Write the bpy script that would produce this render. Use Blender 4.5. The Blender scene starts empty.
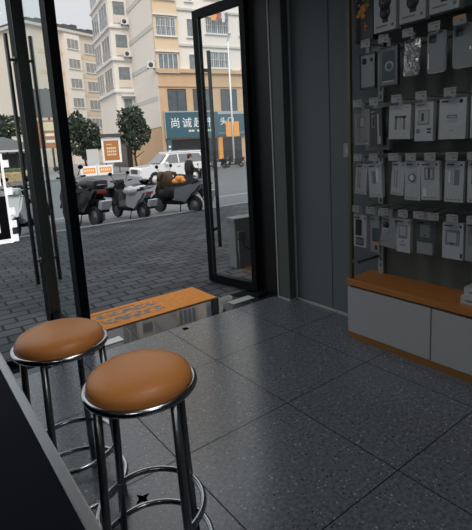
import bpy, bmesh, math, random
from mathutils import Vector, Matrix
random.seed(7)
S = bpy.context.scene
COL = S.collection
PI = math.pi
# ------------------------------------------------------------------ camera
cam = bpy.data.cameras.new('camera'); cam_o = bpy.data.objects.new('camera', cam); COL.objects.link(cam_o)
YAW, PITCH, ROLL = .63719, .17266, -.05475
_f = Vector((math.sin(YAW)*math.cos(PITCH), math.cos(YAW)*math.cos(PITCH), -math.sin(PITCH)))
_r = Vector((math.cos(YAW), -math.sin(YAW), 0)); _u = _r.cross(_f)
_r2 = math.cos(ROLL)*_r + math.sin(ROLL)*_u; _u2 = -math.sin(ROLL)*_r + math.cos(ROLL)*_u
_m = Matrix((( _r2.x, _u2.x, -_f.x, 0), (_r2.y, _u2.y, -_f.y, 0), (_r2.z, _u2.z, -_f.z, 1.5), (0, 0, 0, 1)))
cam_o.matrix_world = _m
cam.sensor_fit = 'AUTO'; cam.sensor_width = 36; cam.lens = 454/530*36; cam.shift_y = -42/530
cam.clip_start = .02; cam.clip_end = 600
S.camera = cam_o
# ------------------------------------------------------------------ light
S.view_settings.view_transform = 'Standard'; S.view_settings.look = 'None'
S.view_settings.gamma = 1; S.view_settings.use_curve_mapping = False
S.view_settings.exposure = 0.0
W = bpy.data.worlds.new('overcast_sky'); S.world = W; W.use_nodes = True
nt = W.node_tree; nt.nodes.clear()
wo = nt.nodes.new('ShaderNodeOutputWorld'); bg = nt.nodes.new('ShaderNodeBackground')
tc = nt.nodes.new('ShaderNodeTexCoord'); sx = nt.nodes.new('ShaderNodeSeparateXYZ')
rp = nt.nodes.new('ShaderNodeValToRGB')
nt.links.new(tc.outputs['Generated'], sx.inputs[0]); nt.links.new(sx.outputs['Z'], rp.inputs[0])
rp.color_ramp.elements[0].position = 0; rp.color_ramp.elements[0].color = (.66, .68, .71, 1)
rp.color_ramp.elements[1].position = 1; rp.color_ramp.elements[1].color = (1.7, 1.75, 1.8, 1)
e = rp.color_ramp.elements.new(.35); e.color = (.74, .755, .78, 1)
nt.links.new(rp.outputs[0], bg.inputs[0]); bg.inputs[1].default_value = 1.0
nt.links.new(bg.outputs[0], wo.inputs[0])
sun = bpy.data.lights.new('soft_sun', 'SUN'); sun.energy = 1.9; sun.angle = math.radians(35); sun.color = (1, .97, .92)
sun_o = bpy.data.objects.new('soft_sun', sun); COL.objects.link(sun_o)
sun_o.rotation_euler = Vector((-.35, -.75, .95)).to_track_quat('Z', 'Y').to_euler()
ROOM_FILL = 9.0       # strength of the added, unseen fill panels under the ceiling

# ------------------------------------------------------------------ materials
MATS = {}
def mat(name, color, rough=.5, metal=0., spec=.5, bump=0, bscale=30, var=0, vscale=8, coat=0, emit=None, estr=0, alpha=1):
    if name in MATS: return MATS[name]
    m = bpy.data.materials.new(name); m.use_nodes = True; n = m.node_tree.nodes; l = m.node_tree.links
    b = n['Principled BSDF']
    b.inputs['Base Color'].default_value = (*color, 1); b.inputs['Roughness'].default_value = rough
    b.inputs['Metallic'].default_value = metal; b.inputs['Specular IOR Level'].default_value = spec
    b.inputs['Coat Weight'].default_value = coat; b.inputs['Alpha'].default_value = alpha
    if emit: b.inputs['Emission Color'].default_value = (*emit, 1); b.inputs['Emission Strength'].default_value = estr
    if var or bump:
        t = n.new('ShaderNodeTexCoord'); nz = n.new('ShaderNodeTexNoise'); l.new(t.outputs['Object'], nz.inputs['Vector'])
        nz.inputs['Scale'].default_value = vscale; nz.inputs['Detail'].default_value = 4
        if var:
            mx = n.new('ShaderNodeMix'); mx.data_type = 'RGBA'
            mx.inputs[6].default_value = (*[c*(1-var) for c in color], 1); mx.inputs[7].default_value = (*[min(1, c*(1+var)) for c in color], 1)
            l.new(nz.outputs['Fac'], mx.inputs[0]); l.new(mx.outputs[2], b.inputs['Base Color'])
        if bump:
            nb = n.new('ShaderNodeTexNoise'); nb.inputs['Scale'].default_value = bscale; l.new(t.outputs['Object'], nb.inputs['Vector'])
            bp = n.new('ShaderNodeBump'); bp.inputs['Strength'].default_value = bump; bp.inputs['Distance'].default_value = .02
            l.new(nb.outputs['Fac'], bp.inputs['Height']); l.new(bp.outputs[0], b.inputs['Normal'])
    MATS[name] = m; return m

def glass_mat(name, tint=(1, 1, 1), refl=.5, rough=.0):
    m = bpy.data.materials.new(name); m.use_nodes = True; n = m.node_tree.nodes; l = m.node_tree.links; n.clear()
    o = n.new('ShaderNodeOutputMaterial'); tr = n.new('ShaderNodeBsdfTransparent'); gl = n.new('ShaderNodeBsdfGlossy')
    tr.inputs[0].default_value = (*tint, 1); gl.inputs['Roughness'].default_value = rough; gl.inputs[0].default_value = (1, 1, 1, 1)
    fr = n.new('ShaderNodeFresnel'); fr.inputs[0].default_value = 1.5
    mu = n.new('ShaderNodeMath'); mu.operation = 'MULTIPLY'; mu.inputs[1].default_value = refl
    mx = n.new('ShaderNodeMixShader'); l.new(fr.outputs[0], mu.inputs[0]); l.new(mu.outputs[0], mx.inputs[0])
    l.new(tr.outputs[0], mx.inputs[1]); l.new(gl.outputs[0], mx.inputs[2]); l.new(mx.outputs[0], o.inputs[0])
    MATS[name] = m; return m

def terrazzo():
    m = bpy.data.materials.new('terrazzo_tiles'); m.use_nodes = True; n = m.node_tree.nodes; l = m.node_tree.links
    b = n['Principled BSDF']; b.inputs['Roughness'].default_value = .23; b.inputs['Specular IOR Level'].default_value = 1.0
    t = n.new('ShaderNodeTexCoord'); col = None
    def layer(prev, scale, th, c, seed):
        mp = n.new('ShaderNodeMapping'); mp.inputs['Location'].default_value = (seed, seed*.7, 0); l.new(t.outputs['Object'], mp.inputs[0])
        v = n.new('ShaderNodeTexVoronoi'); v.inputs['Scale'].default_value = scale; v.feature = 'F1'; l.new(mp.outputs[0], v.inputs['Vector'])
        # only some cells carry a chip; chip size varies by cell
        sp = n.new('ShaderNodeSeparateColor'); l.new(v.outputs['Color'], sp.inputs[0])
        mr = n.new('ShaderNodeMapRange'); mr.inputs[1].default_value = .35; mr.inputs[2].default_value = 1; mr.inputs[3].default_value = 0; mr.inputs[4].default_value = th
        l.new(sp.outputs[0], mr.inputs[0])
        lt = n.new('ShaderNodeMath'); lt.operation = 'LESS_THAN'; l.new(v.outputs['Distance'], lt.inputs[0]); l.new(mr.outputs[0], lt.inputs[1])
        mx = n.new('ShaderNodeMix'); mx.data_type = 'RGBA'; mx.inputs[7].default_value = (*c, 1)
        if prev is None: mx.inputs[6].default_value = (.104, .118, .142, 1)
        else: l.new(prev, mx.inputs[6])
        l.new(lt.outputs[0], mx.inputs[0]); return mx.outputs[2]
    col = layer(None, 78, .34, (.135, .148, .17), 0)
    col = layer(col, 52, .30, (.025, .028, .034), 3.1)
    col = layer(col, 54, .28, (.30, .32, .34), 7.7)
    col = layer(col, 120, .26, (.22, .23, .24), 5.3)
    # grout lines of the .728 m tile grid
    s = n.new('ShaderNodeSeparateXYZ'); l.new(t.outputs['Object'], s.inputs[0])
    gs = []
    for ax, off in (('X', 1.632), ('Y', 2.530)):
        a = n.new('ShaderNodeMath'); a.operation = 'SUBTRACT'; a.inputs[1].default_value = off; l.new(s.outputs[ax], a.inputs[0])
        p = n.new('ShaderNodeMath'); p.operation = 'PINGPONG'; p.inputs[1].default_value = .364; l.new(a.outputs[0], p.inputs[0])
        q = n.new('ShaderNodeMath'); q.operation = 'LESS_THAN'; q.inputs[1].default_value = .0028; l.new(p.outputs[0], q.inputs[0]); gs.append(q)
    mxm = n.new('ShaderNodeMath'); mxm.operation = 'MAXIMUM'; l.new(gs[0].outputs[0], mxm.inputs[0]); l.new(gs[1].outputs[0], mxm.inputs[1])
    g = n.new('ShaderNodeMix'); g.data_type = 'RGBA'; g.inputs[7].default_value = (.006, .007, .008, 1); l.new(col, g.inputs[6]); l.new(mxm.outputs[0], g.inputs[0])
    n4 = n.new('ShaderNodeTexNoise'); n4.inputs['Scale'].default_value = 55; n4.inputs['Detail'].default_value = 5; l.new(t.outputs['Object'], n4.inputs['Vector'])
    r4 = n.new('ShaderNodeMapRange'); r4.inputs[1].default_value = .3; r4.inputs[2].default_value = .7; r4.inputs[3].default_value = .62; r4.inputs[4].default_value = 1.38; l.new(n4.outputs['Fac'], r4.inputs[0])
    v4 = n.new('ShaderNodeVectorMath'); v4.operation = 'SCALE'; l.new(g.outputs[2], v4.inputs[0]); l.new(r4.outputs[0], v4.inputs['Scale'])
    l.new(v4.outputs[0], b.inputs['Base Color'])
    iv = n.new('ShaderNodeMath'); iv.operation = 'SUBTRACT'; iv.inputs[0].default_value = 1; l.new(mxm.outputs[0], iv.inputs[1]); l.new(iv.outputs[0], b.inputs['Specular IOR Level'])
    nz = n.new('ShaderNodeTexNoise'); nz.inputs['Scale'].default_value = 60; l.new(t.outputs['Object'], nz.inputs['Vector'])
    bp = n.new('ShaderNodeBump'); bp.inputs['Strength'].default_value = .10; bp.inputs['Distance'].default_value = .004
    l.new(nz.outputs['Fac'], bp.inputs['Height']); l.new(bp.outputs[0], b.inputs['Normal'])
    MATS['terrazzo'] = m; return m

def pavers():
    m = bpy.data.materials.new('block_paving'); m.use_nodes = True; n = m.node_tree.nodes; l = m.node_tree.links
    b = n['Principled BSDF']; b.inputs['Roughness'].default_value = .75; b.inputs['Specular IOR Level'].default_value = .22
    t = n.new('ShaderNodeTexCoord'); mp = n.new('ShaderNodeMapping'); mp.inputs['Rotation'].default_value = (0, 0, .04); l.new(t.outputs['Object'], mp.inputs[0])
    br = n.new('ShaderNodeTexBrick'); l.new(mp.outputs[0], br.inputs['Vector']); br.offset = .5
    br.inputs['Scale'].default_value = 1; br.inputs['Brick Width'].default_value = .27; br.inputs['Row Height'].default_value = .165
    br.inputs['Mortar Size'].default_value = .014; br.inputs['Mortar Smooth'].default_value = .3
    br.inputs['Color1'].default_value = (.052, .058, .067, 1); br.inputs['Color2'].default_value = (.084, .092, .104, 1); br.inputs['Mortar'].default_value = (.009, .010, .012, 1)
    nz = n.new('ShaderNodeTexNoise'); nz.inputs['Scale'].default_value = 1.3; nz.inputs['Detail'].default_value = 5; l.new(t.outputs['Object'], nz.inputs['Vector'])
    r = n.new('ShaderNodeMapRange'); r.inputs[1].default_value = .3; r.inputs[2].default_value = .7; r.inputs[3].default_value = .5; r.inputs[4].default_value = 1.3; l.new(nz.outputs['Fac'], r.inputs[0])
    v = n.new('ShaderNodeVectorMath'); v.operation = 'SCALE'; l.new(br.outputs['Color'], v.inputs[0]); l.new(r.outputs[0], v.inputs['Scale'])
    l.new(v.outputs[0], b.inputs['Base Color'])
    bp = n.new('ShaderNodeBump'); bp.inputs['Strength'].default_value = .6; bp.inputs['Distance'].default_value = .01; bp.invert = True
    l.new(br.outputs['Fac'], bp.inputs['Height']); l.new(bp.outputs[0], b.inputs['Normal'])
    MATS['pavers'] = m; return m

def wood(name, c1, c2, rough=.4):
    m = bpy.data.materials.new(name); m.use_nodes = True; n = m.node_tree.nodes; l = m.node_tree.links
    b = n['Principled BSDF']; b.inputs['Roughness'].default_value = rough
    t = n.new('ShaderNodeTexCoord'); mp = n.new('ShaderNodeMapping'); mp.inputs['Scale'].default_value = (22, 1.6, 22); l.new(t.outputs['Object'], mp.inputs[0])
    nz = n.new('ShaderNodeTexNoise'); nz.inputs['Scale'].default_value = 2; nz.inputs['Detail'].default_value = 6; l.new(mp.outputs[0], nz.inputs['Vector'])
    mx = n.new('ShaderNodeMix'); mx.data_type = 'RGBA'; mx.inputs[6].default_value = (*c1, 1); mx.inputs[7].default_value = (*c2, 1)
    l.new(nz.outputs['Fac'], mx.inputs[0]); l.new(mx.outputs[2], b.inputs['Base Color']); MATS[name] = m; return m

def mat_rug():
    m = bpy.data.materials.new('printed_mat'); m.use_nodes = True; n = m.node_tree.nodes; l = m.node_tree.links
    b = n['Principled BSDF']; b.inputs['Roughness'].default_value = .85
    t = n.new('ShaderNodeTexCoord'); s = n.new('ShaderNodeSeparateXYZ'); l.new(t.outputs['Object'], s.inputs[0])
    mp = n.new('ShaderNodeMapping'); mp.inputs['Scale'].default_value = (13, 22, 1); l.new(t.outputs['Object'], mp.inputs[0])
    nz = n.new('ShaderNodeTexNoise'); nz.inputs['Scale'].default_value = 1; nz.inputs['Detail'].default_value = 2; l.new(mp.outputs[0], nz.inputs['Vector'])
    th = n.new('ShaderNodeMath'); th.operation = 'GREATER_THAN'; th.inputs[1].default_value = .47; l.new(nz.outputs['Fac'], th.inputs[0])
    def band(ax, lo, hi):
        a = n.new('ShaderNodeMath'); a.operation = 'GREATER_THAN'; a.inputs[1].default_value = lo; l.new(s.outputs[ax], a.inputs[0])
        c = n.new('ShaderNodeMath'); c.operation = 'LESS_THAN'; c.inputs[1].default_value = hi; l.new(s.outputs[ax], c.inputs[0])
        d = n.new('ShaderNodeMath'); d.operation = 'MULTIPLY'; l.new(a.outputs[0], d.inputs[0]); l.new(c.outputs[0], d.inputs[1]); return d
    x = band('X', -.52, .08); y1 = band('Y', -.15, -.02); y2 = band('Y', .02, .13)
    ys = n.new('ShaderNodeMath'); ys.operation = 'ADD'; l.new(y1.outputs[0], ys.inputs[0]); l.new(y2.outputs[0], ys.inputs[1])
    k = n.new('ShaderNodeMath'); k.operation = 'MULTIPLY'; l.new(x.outputs[0], k.inputs[0]); l.new(ys.outputs[0], k.inputs[1])
    k2 = n.new('ShaderNodeMath'); k2.operation = 'MULTIPLY'; l.new(k.outputs[0], k2.inputs[0]); l.new(th.outputs[0], k2.inputs[1])
    n2 = n.new('ShaderNodeTexNoise'); n2.inputs['Scale'].default_value = 30; l.new(t.outputs['Object'], n2.inputs['Vector'])
    o = n.new('ShaderNodeMix'); o.data_type = 'RGBA'; o.inputs[6].default_value = (.50, .17, .025, 1); o.inputs[7].default_value = (.80, .31, .05, 1); l.new(n2.outputs['Fac'], o.inputs[0])
    g = n.new('ShaderNodeMix'); g.data_type = 'RGBA'; g.inputs[7].default_value = (.17, .165, .16, 1); l.new(o.outputs[2], g.inputs[6]); l.new(k2.outputs[0], g.inputs[0])
    ln = band('Y', .155, .172); x3 = band('X', -.55, -.1)
    k3 = n.new('ShaderNodeMath'); k3.operation = 'MULTIPLY'; l.new(ln.outputs[0], k3.inputs[0]); l.new(x3.outputs[0], k3.inputs[1])
    h = n.new('ShaderNodeMix'); h.data_type = 'RGBA'; h.inputs[7].default_value = (.05, .035, .02, 1); l.new(g.outputs[2], h.inputs[6]); l.new(k3.outputs[0], h.inputs[0])
    l.new(h.outputs[2], b.inputs['Base Color'])
    bp = n.new('ShaderNodeBump'); bp.inputs['Strength'].default_value = .5; bp.inputs['Distance'].default_value = .004; l.new(n2.outputs['Fac'], bp.inputs['Height']); l.new(bp.outputs[0], b.inputs['Normal'])
    return m

terrazzo(); pavers()
wood('oak', (.30, .105, .022), (.46, .175, .038), .38)
glass_mat('door_glass', (.96, .98, .98), .08)
glass_mat('clear_film', (.93, .95, .96), 1.6, .12)
M = lambda k: MATS[k]
mat('black_metal', (.004, .007, .010), .5, 0, .10)
mat('matte_black', (.002, .002, .003), 1, 0, 0)
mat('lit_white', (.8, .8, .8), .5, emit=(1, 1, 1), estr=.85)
mat('jamb_black', (.004, .006, .008), .45, spec=.25)
mat('black_gloss', (.004, .007, .010), .08, 0, .5)
mat('brushed_metal', (.42, .44, .46), .35, .9)
mat('chrome', (.50, .52, .55), .2, 1)
mat('dark_chrome', (.25, .27, .29), .3, .9)
mat('rubber', (.015, .015, .016), .7)
mat('wall_paint', (.098, .122, .132), .6, var=.05)
mat('pilaster_paint', (.062, .078, .074), .6)
mat('light_trim', (.34, .37, .37), .45)
mat('ceiling_white', (.16, .165, .17), .9)
mat('granite', (.018, .020, .023), .035, 0, .42, var=.4, vscale=60)
mat('seat_leather', (.70, .275, .075), .36, 0, .4, bump=.05, bscale=18)
mat('counter_black', (.003, .005, .009), .6, spec=.06)
mat('panel_white', (.36, .37, .385), .5)
mat('gap_shade', (.01, .01, .01), .8)  # shade of the recess under the wooden top, painted as a dark strip
mat('back_panel', (.10, .118, .108), .6)
mat('rack_metal', (.13, .14, .13), .35, .6)
mat('upright_wood_reflection', (.10, .095, .045), .35, .5)  # grey metal post, with the wood's reflection put into its colour
mat('tag_white', (.27, .285, .30), .3)
mat('painted_shine', (.62, .65, .68), .15, coat=.5)  # pale patches on the packs: film highlights painted as colour
mat('case_smoke', (.125, .14, .15), .2, coat=.5)
mat('case_rim', (.22, .24, .25), .15, coat=.6)
mat('tag_grey', (.15, .155, .16), .5)
mat('tag_orange', (.50, .20, .08), .5)
mat('carton_white', (.38, .405, .43), .28, var=.12, vscale=25)
mat('carton_grey', (.22, .24, .25), .4)
mat('carton_dark', (.02, .025, .03), .3)
mat('ink_black', (.02, .022, .026), .5)
mat('ink_grey', (.16, .17, .18), .5)
mat('ink_pale', (.32, .34, .36), .4)
mat('ink_orange', (.62, .24, .04), .5)
mat('ink_green', (.07, .10, .03), .5)
mat('ink_brown', (.34, .15, .05), .5)
mat('ink_teal', (.04, .07, .075), .4)
mat('plastic_smoke', (.13, .15, .155), .18, coat=.5)
mat('plastic_clear', (.24, .26, .265), .15, coat=.6)
mat('foil', (.80, .82, .85), .24, .7, bump=.8, bscale=16)
mat('asphalt', (.112, .118, .127), .8, var=.15, vscale=.7)
mat('road_paint', (.30, .31, .32), .7)
mat('kerb_stone', (.20, .21, .22), .8)
mat('window_haze', (.30, .285, .265), .3, var=.45, vscale=2.5)
mat('far_paving', (.24, .235, .23), .85)
mat('slab_strip', (.05, .054, .060), .55, var=.2, vscale=3)
mat('render_cream', (.72, .63, .53), .85, var=.05, vscale=.3)
mat('render_white', (.80, .735, .66), .85, var=.05, vscale=.3)
mat('render_yellow', (.72, .55, .37), .85, var=.05, vscale=.3)
mat('spandrel_cream', (.68, .55, .40), .85)
mat('podium_stone', (.60, .41, .25), .8, var=.12, vscale=1.2)
mat('stripe_grey', (.58, .56, .53), .8)
mat('frame_white', (.72, .72, .70), .6)
mat('frame_dark', (.06, .06, .06), .5)
mat('window_dark', (.085, .10, .11), .12, spec=.6, var=.5, vscale=2)
mat('window_mid', (.20, .22, .23), .15, spec=.6, var=.6, vscale=2.5)
mat('shop_dark', (.02, .022, .025), .3, var=.8, vscale=2)
mat('sign_teal', (.045, .115, .145), .5)
mat('sign_grey', (.40, .42, .43), .5)
mat('sign_white', (.88, .88, .86), .5)
mat('sign_cream', (.75, .66, .45), .5)
mat('orange_board', (.46, .17, .05), .55)
mat('orange_bright', (.88, .36, .07), .55)
mat('leaf_green', (.030, .048, .027), .6, var=.5, vscale=3)
mat('leaf_pale', (.085, .11, .045), .6, var=.4, vscale=3)
mat('leaf_ochre', (.42, .31, .17), .8, var=.3, vscale=3)
mat('bark', (.07, .05, .035), .9)
mat('roof_tile', (.085, .088, .092), .7, bump=.6, bscale=5)
mat('block_grey', (.50, .49, .46), .85, var=.08, vscale=.3)
mat('lattice', (.12, .12, .12), .6)
mat('scooter_black', (.014, .016, .020), .2, coat=.3)
mat('scooter_grey', (.17, .18, .20), .25, .2, coat=.5)
mat('scooter_light', (.36, .37, .39), .3, coat=.5)
mat('scooter_white', (.60, .61, .62), .25, coat=.5)
mat('seat_vinyl', (.02, .02, .022), .45)
mat('cover_film', (.66, .67, .69), .3, bump=1, bscale=20)
mat('plate', (.62, .64, .66), .4)
mat('lamp_red', (.30, .02, .02), .3)
mat('jacket_brown', (.075, .043, .026), .85, bump=.5)
mat('cloth_orange', (.75, .30, .06), .8)
mat('car_white', (.80, .80, .79), .25, coat=.6)
mat('car_glass', (.16, .165, .17), .08, spec=.7)
mat('utility_grey', (.20, .21, .20), .6)
mat('coat_black', (.012, .012, .014), .8)
mat('skin', (.48, .29, .20), .6)
mat('hair_black', (.01, .009, .008), .5)
mat('cloth_red', (.45, .10, .05), .8)

# ------------------------------------------------------------------ mesh helpers
class MB:
    def __init__(s): s.bm = bmesh.new(); s.mats = []; s.sm = False
    def _mi(s, m):
        if m is None: return 0
        if m not in s.mats: s.mats.append(m)
        return s.mats.index(m)
    def _end(s, before, m, smooth=False):
        i = s._mi(m)
        for f in s.bm.faces:
            if f not in before: f.material_index = i; f.smooth = smooth
    def box(s, a, b, m=None, rot=None, bevel=0, taper=None):
        before = set(s.bm.faces)
        c = [(a[i]+b[i])/2 for i in range(3)]; d = [abs(b[i]-a[i]) for i in range(3)]
        mt = Matrix.Translation(c)
        if rot is not None: mt = mt @ rot
        r = bmesh.ops.create_cube(s.bm, size=1)
        vs = r['verts']
        if taper:
            for v in vs:
                if v.co.z > 0: v.co.x *= taper[0]; v.co.y *= taper[1]
        for v in vs: v.co = mt @ Vector((v.co.x*d[0], v.co.y*d[1], v.co.z*d[2]))
        if bevel:
            es = list({e for v in vs for e in v.link_edges})
            bmesh.ops.bevel(s.bm, geom=es, offset=min(bevel, min(d)*.45), segments=2, affect='EDGES', profile=.7)
        s._end(before, m); return s
    def tube(s, pts, r, m=None, n=10, closed=False, caps=True):
        before = set(s.bm.faces)
        pts = [Vector(p) for p in pts]; N = len(pts); rings = []
        up = None
        for i, p in enumerate(pts):
            if closed: t = pts[(i+1) % N]-pts[i-1]
            else: t = pts[min(i+1, N-1)]-pts[max(i-1, 0)]
            t.normalize()
            if up is None:
                up = Vector((0, 0, 1)) if abs(t.z) < .9 else Vector((1, 0, 0))
            a = t.cross(up).normalized(); b = a.cross(t).normalized(); up = b
            rr = r[i] if isinstance(r, (list, tuple)) else r
            rings.append([s.bm.verts.new(p+a*rr*math.cos(2*PI*k/n)+b*rr*math.sin(2*PI*k/n)) for k in range(n)])
        rng = range(N) if closed else range(N-1)
        for i in rng:
            A, B = rings[i], rings[(i+1) % N]
            for k in range(n): s.bm.faces.new((A[k], A[(k+1) % n], B[(k+1) % n], B[k]))
        if caps and not closed:
            s.bm.faces.new(rings[0][::-1]); s.bm.faces.new(rings[-1])
        s._end(before, m, True); return s
    def ring(s, c, R, r, m=None, n=48, k=10, axis='z'):
        pts = []
        for i in range(n):
            a = 2*PI*i/n; x, y = R*math.cos(a), R*math.sin(a)
            pts.append((c[0]+x, c[1]+y, c[2]) if axis == 'z' else ((c[0]+x, c[1], c[2]+y) if axis == 'y' else (c[0], c[1]+x, c[2]+y)))
        return s.tube(pts, r, m, k, True)
    def lathe(s, prof, c=(0, 0, 0), m=None, n=32, axis='z'):
        before = set(s.bm.faces); rings = []
        def P(r, z, a):
            x, y = r*math.cos(a), r*math.sin(a)
            return Vector(c)+(Vector((x, y, z)) if axis == 'z' else Vector((x, z, y)))
        for r, z in prof:
            if r < 1e-6: rings.append([s.bm.verts.new(P(0, z, 0))])
            else: rings.append([s.bm.verts.new(P(r, z, 2*PI*k/n)) for k in range(n)])
        for A, B in zip(rings, rings[1:]):
            for k in range(n):
                if len(A) == 1 and len(B) == 1: continue
                if len(A) == 1: s.bm.faces.new((A[0], B[k], B[(k+1) % n]))
                elif len(B) == 1: s.bm.faces.new((A[k], A[(k+1) % n], B[0]))
                else: s.bm.faces.new((A[k], A[(k+1) % n], B[(k+1) % n], B[k]))
        s._end(before, m, True); return s
    def prism(s, poly, lo, hi, m=None, axis='y', bevel=0, inset_hi=1, center=None, smooth=False):
        """poly in (x,z) for axis y, (x,y) for axis z, (y,z) for axis x"""
        before = set(s.bm.faces)
        def P(a, b, t): return {'y': (a, t, b), 'z': (a, b, t), 'x': (t, a, b)}[axis]
        A = [s.bm.verts.new(P(a, b, lo)) for a, b in poly]
        B = [s.bm.verts.new(P(a, b, hi)) for a, b in poly]
        fs = [s.bm.faces.new(A), s.bm.faces.new(B[::-1])]
        n = len(poly)
        for i in range(n): fs.append(s.bm.faces.new((A[i], B[i], B[(i+1) % n], A[(i+1) % n])))
        if bevel:
            es = list({e for f in fs[:2] for e in f.edges})
            bmesh.ops.bevel(s.bm, geom=es, offset=bevel, segments=2, affect='EDGES')
        s._end(before, m, smooth); return s
    def ball(s, c, r, m=None, u=16, v=10, rot=None):
        before = set(s.bm.faces)
        if not isinstance(r, (tuple, list)): r = (r, r, r)
        mt = Matrix.Translation(c) @ (rot if rot is not None else Matrix()) @ Matrix.Diagonal((*r, 1))
        bmesh.ops.create_uvsphere(s.bm, u_segments=u, v_segments=v, radius=1, matrix=mt)
        s._end(before, m, True); return s
    def quad(s, pts, m=None):
        before = set(s.bm.faces); s.bm.faces.new([s.bm.verts.new(p) for p in pts]); s._end(before, m); return s
    def build(s, name, m=None, parent=None, loc=None, **tags):
        bmesh.ops.recalc_face_normals(s.bm, faces=s.bm.faces)
        me = bpy.data.meshes.new(name); s.bm.to_mesh(me); s.bm.free()
        ms = s.mats if s.mats else [m]
        if s.mats and s.mats[0] is None: ms = [m]+s.mats[1:]
        for q in ms: me.materials.append(MATS[q] if isinstance(q, str) else q)
        o = bpy.data.objects.new(name, me); COL.objects.link(o)
        if parent: o.parent = parent
        if loc: o.location = loc
        for k, v in tags.items(): o[k] = v
        return o
def thing(name, label, cat, loc=(0, 0, 0), rz=0, group=None):
    o = bpy.data.objects.new(name, None); COL.objects.link(o); o.location = loc; o.rotation_euler = (0, 0, rz)
    o.empty_display_size = .1; o['label'] = label; o['category'] = cat
    if group: o['group'] = group
    return o
def copy_thing(src, label, loc, rz, group=None):
    def rec(o, par):
        c = o.copy(); COL.objects.link(c)
        if par: c.parent = par
        for ch in o.children: rec(ch, c)
        return c
    c = rec(src, None); c.location = loc; c.rotation_euler = (0, 0, rz); c['label'] = label
    if group: c['group'] = group
    return c
def struct(name, mb, m, **k):
    o = mb.build(name, m); o['kind'] = 'structure'; return o
def text_mesh(name, body, size, m, parent, loc, rot=(PI/2, 0, 0), ext=.01, offset=0, align='CENTER'):
    cu = bpy.data.curves.new(name, 'FONT'); cu.body = body; cu.size = size; cu.extrude = ext; cu.align_x = align; cu.align_y = 'CENTER'; cu.offset = offset
    t = bpy.data.objects.new(name, cu); COL.objects.link(t); bpy.context.view_layer.update()
    me = bpy.data.meshes.new_from_object(t.evaluated_get(bpy.context.evaluated_depsgraph_get()))
    bpy.data.objects.remove(t); bpy.data.curves.remove(cu)
    me.materials.clear(); me.materials.append(MATS[m])
    o = bpy.data.objects.new(name, me); COL.objects.link(o); o.parent = parent; o.location = loc; o.rotation_euler = rot
    return o

# ================================================================== SETTING: the shop room
struct('floor', MB().box((-2.6, -2.6, -.06), (2.93, 3.245, 0)), 'terrazzo')
struct('floor_doorway', MB().box((-2.6, 3.245, -.06), (2.83, 3.60, -.001)), 'granite')
struct('ceiling', MB().box((-2.7, -2.7, 3.1), (3.1, 3.2, 3.2)), 'ceiling_white')
struct('wall_right', MB().box((2.93, -2.7, -.06), (3.1, 3.3, 3.1)), 'wall_paint')
struct('wall_back', MB().box((-2.7, -2.75, -.06), (2.93, -2.6, 3.1)), 'wall_paint')
struct('wall_left', MB().box((-2.75, -2.6, -.06), (-2.6, 3.6, 3.1)), 'wall_paint')
struct('wall_front', MB().box((-2.75, 3.2, 2.93), (3.3, 3.62, 9.5)), 'black_metal')
struct('wall_pilaster', MB().box((2.838, 3.035, 0), (2.93, 3.2, 3.1)), 'pilaster_paint')
struct('wall_jamb', MB().box((2.83, 3.2, -.06), (3.3, 3.60, 2.93)), 'jamb_black')
struct('wall_facade', MB().box((3.3, 3.3, -.06), (9, 3.6, 9.5)), 'black_metal')
struct('trim_1', MB().box((2.830, 3.186, 0), (2.838, 3.2, 3.1)), 'light_trim')
struct('trim_2', MB().box((2.918, 3.020, 0), (2.93, 3.035, 3.1)), 'light_trim')
struct('trim_3', MB().box((2.926, 2.585, 0.02), (2.9303, 2.590, 3.1)), 'pilaster_paint')
struct('baseboard_right', MB().box((2.918, -2.6, 0), (2.93, 3.034, .018)), 'light_trim')
struct('baseboard_pilaster', MB().box((2.828, 3.024, 0), (2.838, 3.2, .014)).box((2.838, 3.024, 0), (2.918, 3.035, .014)), 'light_trim')
# fixed shop window left of the door
struct('window_1', MB().box((-2.6, 3.475, .05), (1.005, 3.487, 2.88)), 'door_glass')
struct('trim_window', MB().box((-2.6, 3.45, 0), (1.005, 3.51, .05)).box((-2.6, 3.45, 2.88), (2.83, 3.51, 2.93)).box((-1.1, 3.45, .05), (-1.03, 3.51, 2.88)), 'black_metal')
struct('trim_door_post', MB().box((1.005, 3.445, 0), (1.075, 3.515, 2.88)), 'black_metal')

# ================================================================== SETTING: street
def ground(y):
    P = [(-50, 0), (4.3, 0), (10.2, -.2)]
    if y <= 4.3: return 0
    if y <= 10.2: return -.2*(y-4.3)/5.9
    if y <= 18: return -.24-.38*(y-10.2)/7.8
    return -.62
struct('sidewalk', MB().prism([(3.60, -.15), (3.60, -.002), (4.3, -.002), (10.25, -.2), (10.25, -.3)], -30, 45, None, 'x'), 'pavers')
struct('ground_kerb', MB().box((-30, 10.25, -.35), (45, 10.40, -.19)), 'kerb_stone')
struct('road', MB().prism([(10.25, -.4), (10.40, -.235), (18, -.62), (37.2, -.62), (37.2, -.7)], -90, 140, None, 'x'), 'asphalt')
struct('ground_far', MB().box((-120, 37, -.9), (200, 190, -.50)), 'far_paving')
struct('ground_far_kerb', MB().box((-120, 36.85, -.7), (200, 37.05, -.48)), 'kerb_stone')
lines = MB()
for y, z in ((13.8, None), (19.3, None)):
    zz = ground(y)+.004
    lines.box((-40, y, zz-.02), (70, y+.16, zz+.004))
for k in range(-4, 9): lines.box((k*6-2, 25.3, -.625), (k*6+1.5, 25.45, -.612))
lines.box((-40, 33.5, -.625), (90, 33.65, -.612))
struct('road_markings', lines, 'road_paint')

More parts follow.
